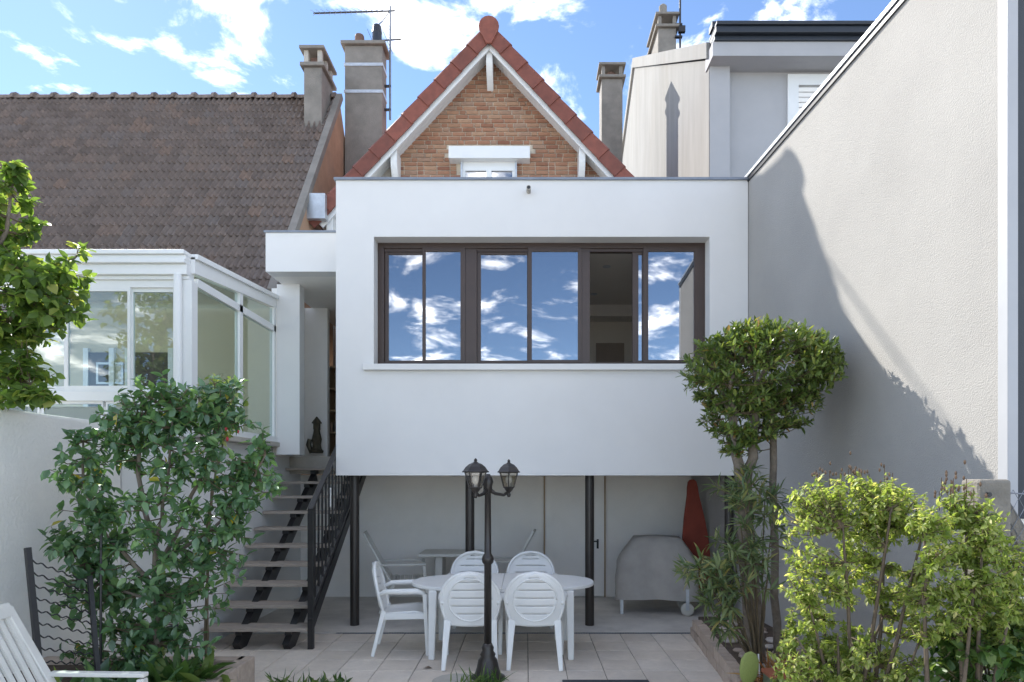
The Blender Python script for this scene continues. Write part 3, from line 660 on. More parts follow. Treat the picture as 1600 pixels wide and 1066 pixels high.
# ------------------------------------------------------------------ garden furniture
def make_chair(label):
    t = thing('garden_chair', label, 'chair', (0,0,0), 0, 'white armchairs round the oval table')
    MP = M['plastic']
    # seat shell
    s_ = MB(); n = 9; vs_ = []; fs = []
    for j in range(n):
        v = j/(n-1)
        for i in range(n):
            u = i/(n-1)*2-1
            w = .235-.02*(1-v)
            z = .43+.025*v-.02*(1-u*u)+(-.035*max(0, v-.8)/.2)
            vs_.append((u*w, -.21+v*.44, z))
    for j in range(n-1):
        for i in range(n-1): a_ = j*n+i; fs.append((a_, a_+1, a_+n+1, a_+n))
    s_.add(vs_, fs)
    o = s_.build('seat', MP, t, False, True); m = o.modifiers.new('solid', 'SOLIDIFY'); m.thickness = .022; m.offset = -1
    ap = MB()
    for sgn in (-1, 1): ap.box(min(sgn*.2, sgn*.225), max(sgn*.2, sgn*.225), -.2, .2, .36, .43)
    ap.box(-.21, .21, .195, .22, .37, .42); ap.build('apron', MP, t, False)
    # back shell: rounded arch with slots
    s_ = MB(); NI, NJ = 24, 40; vs_ = []; fs = []
    def halfw(v):
        if v < .45: return .205+.065*math.sin(v/.45*math.pi/2)
        q = (v-.45)/.55; return .27*math.sqrt(max(0, 1-q**2.3))+.004
    VV = [j/NJ for j in range(NJ+1)]
    for q in (9, 15, 21, 27, 33): VV[q+1] = VV[q]+.009
    for j in range(NJ+1):
        v = VV[j]; z = .40+v*.51; hw = halfw(v)
        for i in range(NI+1):
            u = i/NI*2-1
            y = -.205-.115*v-.045*(1-u*u)*(1-.3*v)+.02
            vs_.append((u*hw, y, z))
    for j in range(NJ):
        v = (j+.5)/NJ
        for i in range(NI):
            u = (i+.5)/NI*2-1
            slot = j in (9, 15, 21, 27, 33) and abs(u*halfw(v)) < math.sqrt(max(0, .2**2-((v-.52)*.51)**2*.95))-.02
            if j == 36 and abs(u*halfw(v)) < .05: slot = True
            if not slot: a_ = j*(NI+1)+i; fs.append((a_, a_+1, a_+NI+2, a_+NI+1))
    s_.add(vs_, fs)
    bk = s_.build('backrest', MP, t, False, True); m = bk.modifiers.new('solid', 'SOLIDIFY'); m.thickness = .012; m.offset = 0
    # rim round the edge and the oval rib on the rear
    rim = []
    for j in range(NJ+1):
        v = j/NJ; rim.append((-halfw(v), -.205-.115*v+.02, .40+v*.51))
    rim += [(-x, y, z) for x, y, z in rim[::-1]]
    MB().tube(rim, .017, 8).build('rim', MP, bk, True, True)
    ov = []
    for k in range(41):
        a_ = 2*math.pi*k/40; x = .205*math.cos(a_); z = .655+.205*math.sin(a_); v = (z-.4)/.51; u = x/max(.05, halfw(min(v,.93)))
        ov.append((x, -.205-.115*v-.045*(1-u*u)*(1-.3*v)+.02-.008, z))
    MB().tube(ov, .008, 6).build('oval_rib', MP, bk, True, True)
    for sgn in (-1, 1):
        MB().tube([(sgn*.255,-.25,.62),(sgn*.285,-.16,.655),(sgn*.295,.0,.655),(sgn*.29,.14,.655),(sgn*.285,.2,.64),(sgn*.28,.225,.6)], [.02,.026,.03,.03,.026,.022], 8).build('armrest', MP, t, False, True)
        a_ = MB(); a_.bar((sgn*.28,.222,.63), (sgn*.27,.25,.0), .05, .045, (0,1,0), .04, .035); a_.build('front_leg', MP, t, False, bevel=.008)
        a_ = MB(); a_.bar((sgn*.215,-.19,.45), (sgn*.245,-.3,.0), .07, .05, (0,1,0), .04, .035); a_.build('rear_leg', MP, t, False, bevel=.008)
        a_ = MB(); a_.bar((sgn*.225,-.2,.40), (sgn*.26,.22,.40), .03, .06); a_.build('side_rail', MP, t, False, bevel=.006)
    return t
ch = make_chair('white plastic garden armchair with its back to the camera, left of the lamp post')
ch.location = (-.53, 6.25, 0); ch.rotation_euler = (0, 0, R(1))
dup(ch, (.085, 6.25, 0), R(-1), 'white plastic garden armchair with its back to the camera, right of the lamp post')
dup(ch, (-.61, 7.33, 0), R(180), 'white plastic garden armchair behind the oval table, left one facing the camera')
dup(ch, (.06, 7.33, 0), R(181), 'white plastic garden armchair behind the oval table, right one facing the camera')
dup(ch, (-1.27, 6.7, 0), R(-84), 'white plastic garden armchair at the left end of the oval table, seen side on')
tb = thing('oval_table', 'white plastic oval garden table on the tiled terrace', 'table', (-.24, 6.7, 0))
top = []
for k in range(48):
    a_ = 2*math.pi*k/48; e_ = .85
    top.append((.945*math.copysign(abs(math.cos(a_))**e_, math.cos(a_)), .51*math.copysign(abs(math.sin(a_))**e_, math.sin(a_))))
for sx in (-1, 1):                                   # two half tops meet in a seam
    half = [p for p in top if p[0]*sx > -.001]
    half = sorted(half, key=lambda p: math.atan2(p[1], p[0]*sx)); half = [(max(p[0]*sx, 0)*sx+sx*.002, p[1]) for p in half]
    half = [(sx*.002, -.51)]+half+[(sx*.002, .51)]
    MB().prism(half, 'z', .685, .72).build('tabletop', M['plastic'], tb, False, bevel=.01)
for (x, y) in ((-.68,-.36),(.67,-.36),(-.68,.36),(.67,.36)):
    a_ = MB(); a_.bar((x,y,.684),(x*1.02,y*1.05,0),.085,.085,(0,1,0),.06,.06); a_.build('leg', M['plastic'], tb, False, bevel=.012)
MB().box(-.7,.7,-.3,-.27,.62,.684).box(-.7,.7,.27,.3,.62,.684).build('apron', M['plastic'], tb, False)
# back table and slatted chairs
t2 = thing('side_table', 'small rectangular aged white table against the back wall', 'table', (-1.05, 9.0, 0))
MB().box(-.42,.42,-.3,.3,.715,.755).build('tabletop', M['agedplastic'], t2, False, bevel=.01)
for sx in (-1, 1): MB().box(sx*.15-.05, sx*.15+.05, -.2, .2, 0, .715).build('leg', M['agedplastic'], t2, False, bevel=.01)
def make_slat_chair(label):
    t = thing('slatted_chair', label, 'chair', (0,0,0), 0, 'white slatted high-back chairs')
    def bp(s): return V(0, -.22-.34*s, .42+.62*s)      # up the reclined back
    for sgn in (-1, 1):
        a_ = MB(); a_.bar(bp(0)+V(sgn*.23,0,0), bp(1)+V(sgn*.2,0,0), .055, .03, (0,1,.5)); a_.build('back_stile', M['agedplastic'], t, False, bevel=.006)
        a_ = MB(); a_.bar((sgn*.24,.22,.62),(sgn*.25,.26,0),.045,.045,(0,1,0)); a_.build('front_leg', M['agedplastic'], t, False, bevel=.006)
        a_ = MB(); a_.bar((sgn*.24,-.15,.44),(sgn*.25,-.36,0),.045,.045,(0,1,0)); a_.build('rear_leg', M['agedplastic'], t, False, bevel=.006)
        a_ = MB(); a_.bar((sgn*.25,-.34,.64),(sgn*.25,.24,.64),.05,.025); a_.build('armrest', M['agedplastic'], t, False, bevel=.006)
    for s in (0.02, .97):
        a_ = MB(); a_.bar(bp(s)+V(-.215,0,0), bp(s)+V(.215,0,0), .03, .09, (0,-.34,.62)); a_.build('back_rail', M['agedplastic'], t, False, bevel=.006)
    for k in range(7):
        x = -.165+k*.055; a_ = MB(); a_.bar(bp(.03)+V(x,0,0), bp(.95)+V(x,0,0), .032, .014, (0,1,.5)); a_.build('slat', M['agedplastic'], t, False)
    for k in range(8): MB().box(-.22,.22,-.2+k*.055,-.2+k*.055+.042,.415,.435).build('seat_slat', M['agedplastic'], t, False)
    return t
sc = make_slat_chair('white slatted high-back chair cut off at the bottom left corner')
sc.location = (-2.48, 3.52, 0); sc.rotation_euler = (0, 0, R(-92))
dup(sc, (-1.62, 8.75, 0), R(-80), 'white slatted reclining chair left of the small table under the extension')
dup(sc, (-.45, 9.0, 0), R(85), 'white slatted reclining chair right of the small table under the extension')
# ------------------------------------------------------------------ lamp post
lp = thing('lamp_post', 'dark brown cast garden lamp post with two glass lanterns', 'lamp', (-.342, 5.72, 0))
MB().lathe([(.155,0),(.155,.02),(.12,.035),(.1,.1),(.085,.17),(.062,.2),(.07,.22),(.05,.25),(.055,.28),(.036,.32)], 24).build('base', M['postbrown'], lp, False, True)
MB().lathe([(.034,.3),(.033,1.02),(.05,1.04),(.055,1.07),(.05,1.09),(.031,1.12),(.028,1.66),(.04,1.67),(.04,1.72),(.05,1.76),(.036,1.8),(.02,1.83)], 20).build('post', M['postbrown'], lp, False, True)
def lantern(ax, ay, sc_, rot0):
    arm = MB().tube([(0,0,1.70),(ax*.35,ay*.35,1.655),(ax*.75,ay*.75,1.64),(ax,ay,1.67)], [.024,.016,.014,.018], 8).build('arm', M['postbrown'], lp, False, True)
    z0 = 1.69
    la = MB().lathe([(.012,-.07),(.02,-.045),(.012,-.03),(.03,-.01),(.045,.015),(.05,.02)], 12, (ax,ay,z0)).build('lantern', M['postbrown'], lp, False, True)
    fr = MB()
    for k in range(6):
        a0 = rot0+k*math.pi/3; a1 = a0+math.pi/3
        b0 = V(ax+.052*math.cos(a0), ay+.052*math.sin(a0), z0+.02); t0 = V(ax+.092*math.cos(a0), ay+.092*math.sin(a0), z0+.155)
        b1 = V(ax+.052*math.cos(a1), ay+.052*math.sin(a1), z0+.02); t1 = V(ax+.092*math.cos(a1), ay+.092*math.sin(a1), z0+.155)
        fr.tube([b0, t0], .006, 5); fr.tube([t0, t1], .006, 5); fr.tube([b0, b1], .006, 5)
        MB().add([b0, b1, t1, t0], [(0,1,2,3)]).build('pane', M['lampglass'], la)
    fr.build('lantern_frame', M['postbrown'], la)
    MB().lathe([(.115,.153),(.118,.16),(.105,.17),(.085,.2),(.055,.225),(.03,.235),(.02,.24),(.012,.25),(.016,.26),(.004,.275)], 6, (ax,ay,z0), rot0).build('lantern_roof', M['postbrown'], la)
    MB().lathe([(.012,.02),(.012,.05),(.028,.07),(.03,.1),(.02,.125),(.005,.13)], 10, (ax,ay,z0)).build('bulb', M['pvc'], la, True, True)
lantern(-.095, -.19, 1, 0.0)
lantern(.185, .1, 1, R(30))
# ------------------------------------------------------------------ barbecue and ironing board
bq = thing('covered_barbecue', 'barbecue trolley under a wrinkled grey cover beneath the extension', 'barbecue', (1.75, 8.6, 0), R(-8))
cov = MB(); ns, nz = 44, 12; vs_ = []; fs = []
for j in range(nz+1):
    v = j/nz; z = .2+v*.8
    for i in range(ns):
        a_ = 2*math.pi*i/ns; ca, sa = math.cos(a_), math.sin(a_)
        q = (abs(ca)**8+abs(sa)**8)**(-1/8.)
        sx = .53-.02*v; sy = .3-.02*v
        if v > .6: sx -= .2*((v-.6)/.4)**1.1; sy -= .07*((v-.6)/.4)
        fold = (1-v)*.022*math.sin(a_*9+2*v)+.012*math.sin(a_*5+7*v)*math.sin(v*6)
        vs_.append((ca*q*(sx+fold), sa*q*(sy+fold), z+.012*math.sin(a_*3)*(1 if j == 0 else .0)))
for j in range(nz):
    for i in range(ns): a_ = j*ns+i; b_2 = j*ns+(i+1) % ns; fs.append((a_, b_2, b_2+ns, a_+ns))
vs_.append((0,0,1.03)); 
for i in range(ns): fs.append((nz*ns+i, nz*ns+(i+1) % ns, len(vs_)-1))
cov.add(vs_, fs).build('cover', M['cover'], bq, False, True)
for (x, y) in ((-.46,-.22),(-.46,.22)): MB().box(x-.02,x+.02,y-.02,y+.02,0,.3).build('leg', M['zincpale'], bq, False)
for y in (-.25, .25):
    o = MB().lathe([(.03,-.02),(.08,-.02),(.085,-.012),(.085,.012),(.08,.02),(.03,.02)], 24).build('wheel', M['wheel'], bq, False, True)
    o.location = (.38, y, .086); o.rotation_euler = (R(90), 0, 0)
    MB().box(.36,.40,y-.04 if y < 0 else y-.0,y+.0 if y < 0 else y+.04,.08,.35).build('wheel_bracket', M['zincpale'], bq, False)
ib = thing('ironing_board', 'folded ironing board with rust red cover leaning upright by the barbecue', 'ironing board', (2.36, 8.72, 0))
half = [(.185,.25),(.19,.5),(.186,.85),(.175,1.0),(.15,1.2),(.115,1.4),(.085,1.55),(.075,1.66),(.06,1.74),(.03,1.775)]
MB().prism(half+[(-x,z) for x,z in half[::-1]], 'y', -.02, .02).build('board', M['redcloth'], ib, False, bevel=.012)
MB().tube([(-.13,.04,0),(-.1,.05,.8),(.0,.04,1.4)], .011, 8).tube([(.13,.04,0),(.1,.05,.8),(.0,.04,1.4)], .011, 8).build('leg', M['zincpale'], ib, False)
ib.rotation_euler = (R(-3), R(-2.5), 0)

# ------------------------------------------------------------------ concrete post, chain-link fence
cpn = thing('concrete_fence_post', 'weathered concrete fence post with slanting strut beside the chain-link fence', 'post', (2.44, 3.4, 0))
MB().box(2.36, 2.53, 3.33, 3.48, -.03, 1.79).build('post', M['concretepost'], cpn, bevel=.018)
MB().bar((2.52, 3.45, 1.68), (3.25, 3.5, .55), .09, .09).build('strut', M['concretepost'], cpn, bevel=.01)
for z in (1.71, 1.6): MB().tube([(2.40, 3.335, z), (2.40, 3.31, z)], .012, 8).build('bolt', M['black'], cpn)
fc = thing('chain_link_fence', 'grey chain-link wire fence right of the concrete post', 'fence', (2.9, 3.4, 0))
fm = MB(); d_ = .055
for k in range(16):
    for ph in (0, 1):
        pts = []
        for i in range(34):
            zz = .1+i*d_*.9; xx = 2.56+k*.06+(.03 if (i+ph) % 2 else 0)-.0
            pts.append((xx, 3.40+.004*((i+ph) % 2), zz))
        if ph == 0: fm.tube(pts, .0022, 4, False)
        else: fm.tube([(x_-.03, y_+.003, z_) for x_, y_, z_ in pts], .0022, 4, False)
fm.build('wire_mesh', M['zinc'], fc)
MB().tube([(2.53,3.40,1.72),(3.6,3.42,1.64)], .004, 5).tube([(2.53,3.40,1.0),(3.6,3.42,.98)], .003, 5).build('tension_wire', M['zinc'], fc)

# ------------------------------------------------------------------ planting beds
rb = MB().prism([(1.98,7.36),(2.6,7.36),(2.78,4.3),(1.72,4.3)], 'z', -.03, .2).build('planting_bed', M['soil']); struct(rb)
bl = MB().box(-.11,.11,-.05,.05,0,.098); blm = bl.mesh('edging_block', M['blockstone'])
dirv = (V(1.72,4.3,0)-V(1.98,7.36,0)); nL = dirv.length; dirv.normalize(); ang_b = math.atan2(dirv.y, dirv.x)
for c_ in range(2):
    for k in range(int(nL/.23)):
        p_ = V(1.98,7.30,0)+dirv*(.11+k*.23+(.115 if c_ else 0))
        o = put('edging_block', blm, rb); o.location = (p_.x-.05+random.uniform(-.006,.006), p_.y, c_*.108-.005); o.rotation_euler = (random.uniform(-.02,.02), 0, ang_b+random.uniform(-.02,.02))
stm = []
for q in range(4):
    m_ = MB(); vs_ = []
    rs = np.random.default_rng(q)
    m_.lathe([(.02,-.5),(.75,-.4),(1,-.05),(.8,.35),(.3,.5),(.02,.52)], 9)
    m_.v = [(x*(1+rs.uniform(-.16,.16)), y*(1+rs.uniform(-.16,.16)), z*(1+rs.uniform(-.12,.12))) for x, y, z in m_.v]
    stm.append(m_.mesh('stone', M['stone'], True))
for k in range(70):
    y = random.uniform(5.0, 7.1); x = random.uniform(1.98-(7.36-y)*.085+.06, 2.5)
    o = put('stone', random.choice(stm), rb); s_ = random.uniform(.035, .075); o.scale = (s_*1.3, s_, s_*.8); o.location = (x, y, .2+s_*.25); o.rotation_euler = (0,0,random.uniform(0,6))
lb = MB().box(-4.0, -2.36, 3.9, 5.22, -.03, .27).build('shrub_bed', M['soil']); struct(lb)
for k in range(6):
    o = put('kerb_stone', MB().box(-.135,.135,-.06,.06,0,.34).mesh('kerb_stone', M['blockstone']), lb, bevel=.01); o.location = (-3.86+k*.28, 5.28, -.03)
for k in range(4):
    o = put('kerb_stone', MB().box(-.06,.06,-.16,.16,0,.34).mesh('kerb_stone', M['blockstone']), lb, bevel=.01); o.location = (-2.32, 5.18-k*.33, -.03)
tag(MB().box(.32, 1.08, 5.35, 5.66, -.02, .012).build('door_mat', M['greyfacade'], bevel=.004), 'grey mat lying at the bottom edge of the terrace', 'mat')
fp = MB(); fpr = np.random.default_rng(5)
tag(MB().lathe([(.001,0),(.22,.0),(.2,.018),(.05,.022)], 11, (-.62,5.62,0.0)).build('stepping_stone', M['cementpale']), 'pale flat stone beside the foot of the lamp post', 'stone')

# ------------------------------------------------------------------ foliage
def leaves(base, dirs, ups, ln, wd, droop=.15, fold=.18):
    """numpy arrays -> verts, faces for leaf blades (8 verts each)"""
    base = np.asarray(base); n = len(base)
    d = dirs/np.linalg.norm(dirs, axis=1, keepdims=True)
    r = np.cross(d, ups); r /= (np.linalg.norm(r, axis=1, keepdims=True)+1e-9); u = np.cross(r, d)
    ln = np.broadcast_to(ln, n)[:, None]; wd = np.broadcast_to(wd, n)[:, None]
    v = np.empty((n, 8, 3))
    v[:,0] = base
    c1 = base+d*ln*.33-u*ln*droop*.12; c2 = base+d*ln*.7-u*ln*droop*.5
    v[:,1] = c1-r*wd*.5+u*wd*fold; v[:,2] = c1; v[:,3] = c1+r*wd*.5+u*wd*fold
    v[:,4] = c2-r*wd*.4+u*wd*fold*.8; v[:,5] = c2; v[:,6] = c2+r*wd*.4+u*wd*fold*.8
    v[:,7] = base+d*ln-u*ln*droop
    f = []
    idx = np.arange(n)*8
    tris = [(0,3,2),(0,2,1),(6,7,5),(5,7,4)]; quads = [(2,3,6,5),(1,2,5,4)]
    return v.reshape(-1,3), idx, tris, quads
def leaf_object(name, parts, mt, parent, kind=True):
    vv = []; faces = []; off = 0
    for v, idx, tris, quads in parts:
        vv.append(v)
        for i in idx+off:
            for t in tris: faces.append((i+t[0], i+t[1], i+t[2]))
            for t in quads: faces.append((i+t[0], i+t[1], i+t[2], i+t[3]))
        off += len(v)
    me = bpy.data.meshes.new(name); me.from_pydata(np.concatenate(vv).tolist(), [], faces); me.update(); me.materials.append(mt); me.shade_smooth()
    o = put(name, me, parent)
    if kind: stuff(o)
    return o
def rnd_dirs(n): 
    v = rng.normal(size=(n,3)); return v/np.linalg.norm(v, axis=1, keepdims=True)
def in_blobs(n, blobs, shell=.0):
    """points in ellipsoids (c, r, weight); shell 0..1 pushes points towards the surface"""
    w = np.array([b[2] for b in blobs], float); w /= w.sum(); out = []
    ch = rng.choice(len(blobs), n, p=w)
    d = rnd_dirs(n); rad = rng.uniform(0, 1, n)**(1/3.); rad = rad*(1-shell)+shell*(1-.25*rng.uniform(0,1,n)**2)
    c = np.array([b[0] for b in blobs])[ch]; r = np.array([b[1] for b in blobs])[ch]
    return c+d*r*rad[:,None], d
def twig_plant(twigs, nodes, lmat, twmat, parent, per=10, ln=(.07,.1), wr=.42, updir=.3, out=.8, span=.6, tr=.004, droop=.2, jitter=.9, sag=0.0, name='foliage'):
    """each twig goes from the nearest node to its end point; leaves sit along its outer part"""
    nodes = np.array([tuple(n) for n in nodes]); tmb = MB(); Bs=[]; Ds=[]; Us=[]; Ls=[]
    for e in twigs:
        d2 = ((nodes-e)**2).sum(1)+ (np.maximum(0, nodes[:,2]-e[2])**2)*3
        s = nodes[d2.argmin()]; v = e-s; L = np.linalg.norm(v)+1e-6
        mid = s+v*.5+np.array([0,0,-.08*L+.0])+rng.normal(size=3)*.05*L
        if L > .02: tmb.tube([s, mid, e], [tr*1.6, tr*1.2, tr*.6], 4, False)
        ts = 1-span*rng.uniform(0,1,per)**1.3*min(1, .45/L+.2)
        ts[0] = 1.0
        ph = rng.uniform(0, 6.28); vd = v/L
        o1 = np.cross(vd, [0,0,1.]); o1 /= np.linalg.norm(o1)+1e-6; o2 = np.cross(o1, vd)
        for k, t in enumerate(ts):
            p = (1-t)**2*s+2*t*(1-t)*mid+t*t*e
            a = ph+k*2.4
            rd = o1*math.cos(a)+o2*math.sin(a)
            dd = vd*(1-out)+rd*out+np.array([0,0,updir-sag])+rng.normal(size=3)*.25*jitter
            Bs.append(p); Ds.append(dd); Us.append(np.array([0,0,1.])+rng.normal(size=3)*.45*jitter+vd*.2); Ls.append(rng.uniform(*ln))
    Ls = np.array(Ls)
    if tmb.v: tmb.build('twigs', twmat, parent)
    if parent.children and tmb.v: stuff(parent.children[-1])
    return leaf_object(name, [leaves(np.array(Bs), np.array(Ds), np.array(Us), Ls, Ls*wr*rng.uniform(.8,1.15,len(Ls)), droop)], lmat, parent)
def branch(mb, pts, r0, r1, n=8, nodes=None):
    pts = [Vector(p) for p in pts]; res = []
    for i in range(len(pts)-1):
        for k in range(4): res.append(pts[i].lerp(pts[i+1], k/4.)+Vector(rng.normal(size=3))*.006)
    res.append(pts[-1]); m_ = len(res)
    mb.tube(res, [r0+(r1-r0)*i/(m_-1) for i in range(m_)], n)
    if nodes is not None: nodes += res
def pb(px, py, Y, rx, rz, ry, w): c_ = P(px, py, Y); return (tuple(c_), (rx*Y/F, ry, rz*Y/F), w)

# camellia in the left bed
cm = thing('camellia_shrub', 'tall glossy dark green camellia shrub in front of the white garden wall', 'shrub', (-2.86, 4.95, .27))
nodes = []; tk = MB(); YC_ = 4.95
branch(tk, [(-2.86,YC_,.25),P(246,950,YC_),P(243,860,YC_),P(215,740,YC_),P(222,660,YC_)], .03, .012, 8, nodes)
branch(tk, [P(244,900,YC_),P(290,800,YC_+.1),P(330,700,YC_+.1),P(345,630,YC_+.1)], .02, .008, 7, nodes)
branch(tk, [P(244,920,YC_),P(170,840,YC_-.05),P(130,760,YC_-.1),P(130,690,YC_)], .018, .007, 7, nodes)
branch(tk, [P(245,880,YC_),P(330,830,YC_),P(390,760,YC_+.05),P(415,710,YC_)], .016, .006, 7, nodes)
branch(tk, [P(246,940,YC_),P(180,920,YC_),P(120,870,YC_)], .014, .006, 6, nodes)
branch(tk, [P(243,860,YC_),P(260,760,YC_-.1),P(270,640,YC_-.1)], .016, .006, 7, nodes)
tk.build('trunk', M['bark'], cm, smooth=True)
bl_ = [pb(255,800,YC_,150,150,.42,6),pb(150,750,YC_,65,85,.3,1.6),pb(230,655,YC_,85,55,.3,2.2),pb(345,700,YC_,80,70,.3,1.8),pb(130,865,YC_,62,50,.28,1.3),pb(330,850,YC_,70,80,.3,1.6),pb(310,640,YC_,35,45,.2,.7),pb(215,955,YC_,75,50,.3,1),pb(400,745,YC_,42,55,.2,.7)]
tw, _ = in_blobs(540, bl_+[pb(140,930,YC_,60,60,.25,1.2),pb(180,1010,YC_,90,45,.25,1.3),pb(300,940,YC_,60,60,.25,1),pb(260,1020,YC_-.1,80,35,.2,1)], .35)
sprig = np.array([tuple(P(rng.uniform(190,385), rng.uniform(585,660), YC_+rng.uniform(-.2,.2))) for _ in range(42)]+[tuple(P(rng.uniform(60,110), rng.uniform(800,880), YC_)) for _ in range(8)])
tw = np.concatenate([tw, sprig])
twig_plant(tw, nodes, M['camellia'], M['twig'], cm, 10, (.06,.105), .5, .05, .75, .7, .0035, .25)
# leafy branch of the tree at upper left
tr = thing('leafy_tree', 'leafy green tree overhanging the garden wall at the upper left', 'tree', (-4.75, 5.0, -.03))
nodes = []; tk = MB()
branch(tk, [(-4.75,5.0,-.03),(-4.72,5.0,1.5),(-4.6,5.0,2.6),P(-60,400,5),P(-20,300,5)], .09, .03, 10, nodes)
branch(tk, [(-4.6,5,2.5),P(20,500,5.0),P(70,440,4.9),P(120,400,4.9)], .035, .008, 7, nodes)
branch(tk, [P(-40,440,5),P(10,360,5.0),P(22,280,5.0)], .025, .007, 7, nodes)
branch(tk, [(-4.6,5,2.4),P(10,590,5.0),P(60,610,4.9)], .02, .006, 6, nodes)
tk.build('trunk', M['bark'], tr, smooth=True)
bl_ = [pb(10,330,5,42,75,.35,2),pb(20,470,5,75,90,.45,4),pb(85,460,4.9,62,55,.3,2.2),pb(30,560,5,45,60,.3,1.6),pb(40,620,4.85,60,14,.12,.8),pb(-60,450,5.1,80,200,.6,5),pb(125,410,4.9,26,30,.15,.5),pb(20,275,5,20,25,.12,.4)]
tw, _ = in_blobs(430, bl_, .3)
twig_plant(tw, nodes, M['linden'], M['twig'], tr, 9, (.06,.1), .72, -.15, .7, .7, .003, .3)
# clipped ball tree
bt = thing('clipped_ball_tree', 'laurel tree clipped into a round ball on grey trunks beside the beige wall', 'tree', (1.95, 5.42, .2))
nodes = []; tk = MB(); Yb = 5.42
branch(tk, [P(1182,1040,Yb),P(1172,900,Yb),P(1163,800,Yb),P(1162,745,Yb)], .085, .062, 12, nodes)
branch(tk, [P(1163,760,Yb),P(1150,715,Yb),P(1150,690,Yb),P(1140,640,Yb),P(1120,590,Yb)], .05, .02, 9, nodes)
branch(tk, [P(1163,752,Yb),P(1175,715,Yb-.03),P(1178,670,Yb),P(1180,620,Yb),P(1200,570,Yb)], .048, .02, 9, nodes)
branch(tk, [P(1178,660,Yb),P(1220,610,Yb+.1),P(1250,570,Yb)], .025, .012, 7, nodes)
branch(tk, [P(1150,690,Yb),P(1140,600,Yb-.25),P(1170,540,Yb-.2)], .025, .012, 7, nodes)
branch(tk, [P(1180,620,Yb),P(1180,560,Yb+.25)], .025, .012, 7, nodes)
branch(tk, [P(1216,1040,Yb+.12),P(1211,900,Yb+.12),P(1209,760,Yb+.12),P(1208,640,Yb+.1)], .036, .028, 10, nodes)
tk.build('trunk', M['bark'], bt, smooth=True)
bl_ = [pb(1188,578,Yb,122,72,.6,8),pb(1195,560,Yb,108,56,.52,3),pb(1165,650,Yb,70,52,.4,2.4),pb(1225,635,Yb,60,45,.34,1.4),pb(1165,695,Yb,38,28,.22,.6)]
tw, _ = in_blobs(760, bl_, .86)
twig_plant(tw, nodes, M['laurel'], M['twig'], bt, 13, (.05,.085), .34, .3, .6, .5, .003, .12)
# oleander
ol = thing('oleander', 'oleander with long narrow leaves in front of the ball tree trunk', 'shrub', (1.9, 5.2, .2))
nodes = []; tk = MB(); Yo = 5.2; ends = []
for (px, py, dy) in ((1090,890,-.1),(1150,775,.1),(1165,800,-.1),(1120,900,-.2),(1150,860,-.15),(1195,780,.1),(1105,880,.1),(1170,760,0),(1135,935,-.2),(1180,880,-.2),(1140,850,.15),(1205,830,.0),(1160,920,-.3),(1098,905,.05),(1115,955,-.15)):
    e = P(px, py, Yo+dy); branch(tk, [(1.9,Yo,.2), V(1.9,Yo,.2).lerp(e,.5)+V(0,0,.06), e], .012, .004, 6, nodes); ends.append(np.array(e))
tk.build('stems', M['twig'], ol, smooth=True)
tw = []
for e in ends:
    for k in range(6): tw.append(e+rng.normal(size=3)*np.array([.09,.09,.1]))
twig_plant(np.array(tw), nodes, M['oleander'], M['twig'], ol, 13, (.1,.16), .16, .15, .62, .8, .003, .3)
# hibiscus hedges at right
def hib(name, label, blobs, base, nst, ntw, Y, seed_pods=12):
    t = thing(name, label, 'shrub', base); nodes = []; tk = MB()
    for k in range(nst):
        a, _ = in_blobs(1, blobs, .2); e = Vector(a[0]); e.z = max(e.z, 1.0)
        b0 = Vector(base)+V(rng.uniform(-.15,.15), rng.uniform(-.12,.12), 0)
        branch(tk, [b0, b0.lerp(e,.5)+V(0,0,.08), e], .016, .005, 6, nodes)
    tk.build('stems', M['barkdark'], t, smooth=True)
    tw, d = in_blobs(ntw, blobs, .25)
    sh, _ = in_blobs(ntw//6, [b for b in blobs if b[0][2] > 1.3], .2)   # upright shoots above the crown
    ztop = max(b[0][2]+b[1][2] for b in blobs); sh[:,2] += rng.uniform(.02,.24,len(sh))*np.clip((ztop+.1-sh[:,2])/.5,0,1)
    tw = np.concatenate([tw, sh])
    twig_plant(tw, nodes, M['hibiscus'], M['twig'], t, 21, (.014,.04), .48, -.1, .7, .8, .0022, .3)
    tops = tw[np.argsort(-tw[:,2])[:seed_pods]]; pd = MB()
    for p in tops: 
        for q in range(3):
            c_ = p+rng.normal(size=3)*.025+np.array([0,0,.03]); pd.lathe([(.002,-.01),(.006,-.003),(.0055,.004),(.002,.011)], 6, c_)
        pd.tube([p+np.array([0,0,-.06]), p+np.array([0,0,.03])], .002, 4)
    stuff(pd.build('seed_pods', M['pod'], t))
    return t
TOP = [(1205,850),(1225,800),(1245,765),(1290,748),(1345,745),(1395,750),(1430,785),(1455,815),(1480,772),(1505,768),(1545,800),(1600,850),(1640,900)]
def ragged(x0, x1, Y, n, ry, bottom=1110):
    out = []
    xs_, ys_ = zip(*TOP)
    for k in range(n):
        px = rng.uniform(x0, x1); t = float(np.interp(px, xs_, ys_)); r = rng.uniform(18, 42)
        py = t+r+(bottom-t-r)*rng.uniform(0, 1)**1.25
        out.append(pb(px, py, Y+rng.uniform(-.12,.12), r*.9, r*1.15, ry*rng.uniform(.5,1), r*r))
    for px in np.arange(x0, x1, 24):
        t = float(np.interp(px, xs_, ys_)); out.append(pb(px, t+26, Y+rng.uniform(-.1,.1), 17, 26, ry*.5, 420))
    return out
Yh = 3.3
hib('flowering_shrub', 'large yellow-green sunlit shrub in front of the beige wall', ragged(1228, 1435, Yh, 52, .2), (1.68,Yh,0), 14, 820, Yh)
Yh2 = 2.95
